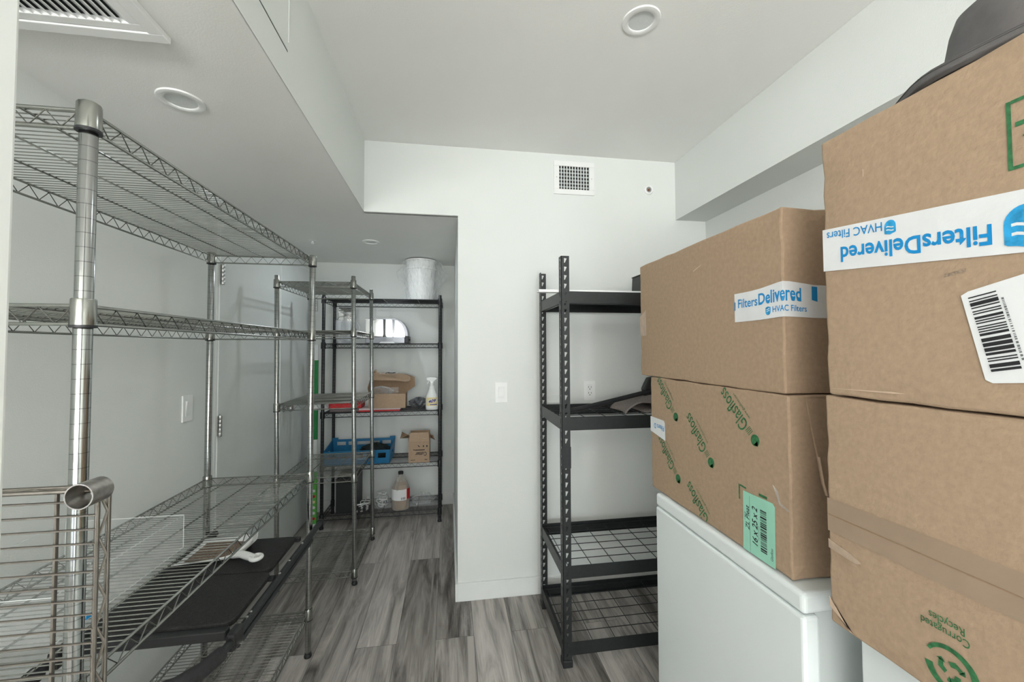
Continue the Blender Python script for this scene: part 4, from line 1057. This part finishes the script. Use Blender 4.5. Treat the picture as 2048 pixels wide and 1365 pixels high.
# bottom shelf
t = thing('black_case', 'black rectangular electronics case with grey side standing on the bottom black shelf', 'case', (-.80, 3.52, ZT[4]))
MB().box(-.078, -.12, 0, .075, .12, .265).build('case_body', blkp, t, bevel=.003)
MB().box(-.088, -.11, .005, -.0785, .11, .26).build('side_panel', basic('grey_side', (.35, .36, .37), .4), t, bevel=.002)
MB().box(-.07, -.11, .262, .06, .10, .295).build('top_cap', blk, t, bevel=.006)
t = thing('cable_bundle', 'tangle of white cable and black plugs on the bottom black shelf', 'cable', (-.655, 3.42, ZT[4]))
pts = []
for k in range(90):
    a = k*.29; pts.append((.045*math.cos(a*.93)+.012*math.sin(a*2.1), .05*math.sin(a)+.0, .012+.028*(1+math.sin(a*.61))+.002*(k % 3)))
MB().tube(pts, .0035, 8).build('cord', cable, t, smooth=60)
MB().tube([(.02, .05, .03), (.03, .03, .09), (.01, .0, .11), (-.01, -.01, .07), (.03, -.03, .04), (.05, -.02, .05)], .0032, 8).build('cord', cable, t, smooth=60)
mb = MB()
for x, y in ((-.05, -.055), (-.01, -.06), (.03, -.055)): mb.box(x, y, .004, x+.018, y+.035, .055)
mb.build('plugs', blkp, t, bevel=.003)
t = thing('rope_bag', 'clear bag with white rope handle next to the amber jug', 'bag', (-.535, 3.46, ZT[4]))
MB().grid(crum(.062, .05, .115, 2), 44, 22).build('bag_film', film, t, smooth=30)
MB().tube([(.0+.035*math.cos(a), -.01+.02*math.sin(a), .125+.005*math.sin(2*a)) for a in [2*PI*k/20 for k in range(20)]], .004, 8, closed=True).build('rope_loop', cable, t, smooth=60)
pts = [(.045*math.cos(k*.7)*math.cos(k*.13), .03*math.sin(k*.7), .02+.03*(1+math.sin(k*.31))) for k in range(60)]
MB().tube(pts, .004, 8).build('rope', cable, t, smooth=60)
t = thing('plastic_jug', 'gallon jug of amber liquid with white and red label and black cap', 'jug', (-.385, 3.43, ZT[4]+.001))
jp = [(.050, 0), (.066, .004), (.071, .015), (.071, .155), (.068, .172), (.050, .210), (.030, .240), (.019, .258), (.017, .262), (.017, .280)]
MB().lathe(jp, (0,0,0), 36).build('bottle', jugm, t, smooth=50)
MB().lathe([(.048, .003), (.064, .007), (.0685, .017), (.0685, .154), (.065, .172), (.052, .198)], (0,0,0), 36).build('liquid', amber, t, smooth=50)
MB().lathe([(.020, .276), (.021, .278), (.021, .296), (.018, .298)], (0,0,0), 28).build('cap', blkp, t, smooth=40)
MB().tube([(-.018, -.020, .255), (-.022, -.045, .235), (-.020, -.063, .20), (-.018, -.073, .165)], [.007, .009, .009, .007], 10).build('handle', jugm, t, smooth=60)
def jl(u, v, e=.001): a = -PI/2+u; r = .0718+e; return (r*math.cos(a), r*math.sin(a), v)
lb = MB().grid(lambda u, v: jl(-1.4+2.2*u, .085+.085*v), 24, 2).build('label', paper, t, smooth=60)
MB().grid(lambda u, v: jl(.80+.75*u, .088+.082*v, .0012), 12, 2).build('red_label', red, t, smooth=60)
bars(lambda y, z, e: jl(y, z, .0018), greyink, 'barcode', lb, .15, .092, .62, .110, 26, True, 0)
t = thing('clear_bag', 'crumpled clear plastic bag at the right end of the bottom black shelf', 'bag', (-.215, 3.50, ZT[4]))
MB().grid(crum(.085, .07, .085, 8), 50, 24).build('bag_film', film, t, smooth=25)

# tall green and white strip leaning behind the square chrome unit
t = thing('green_pole_pack', 'tall narrow green and white boxed strip with coloured dots, left of the black unit', 'boxed strip', (-1.020, 3.345, 0))
def seg(z0, z1, m_, nm='sleeve_band'):
    return MB().box(-.018, -.012, z0, .018, .012, z1).build(nm, m_, t, bevel=.001)
seg(.06, .455, limep); seg(.455, .70, plast); seg(.70, .925, greenp); seg(.925, 1.0, plast); seg(1.0, 1.31, greenp); seg(1.31, 1.43, plast); seg(0, .06, plast, 'end_cap')
cols = [red, plast, plast, yellow, red, plast]
for k in range(6):
    MB().lathe([(.011, -.0135), (.011, -.0122)], (0, 0, .10+k*.042), 16, 'y').build('printed_dot', cols[k], t)
t.rotation_euler = (0, 0, 0)
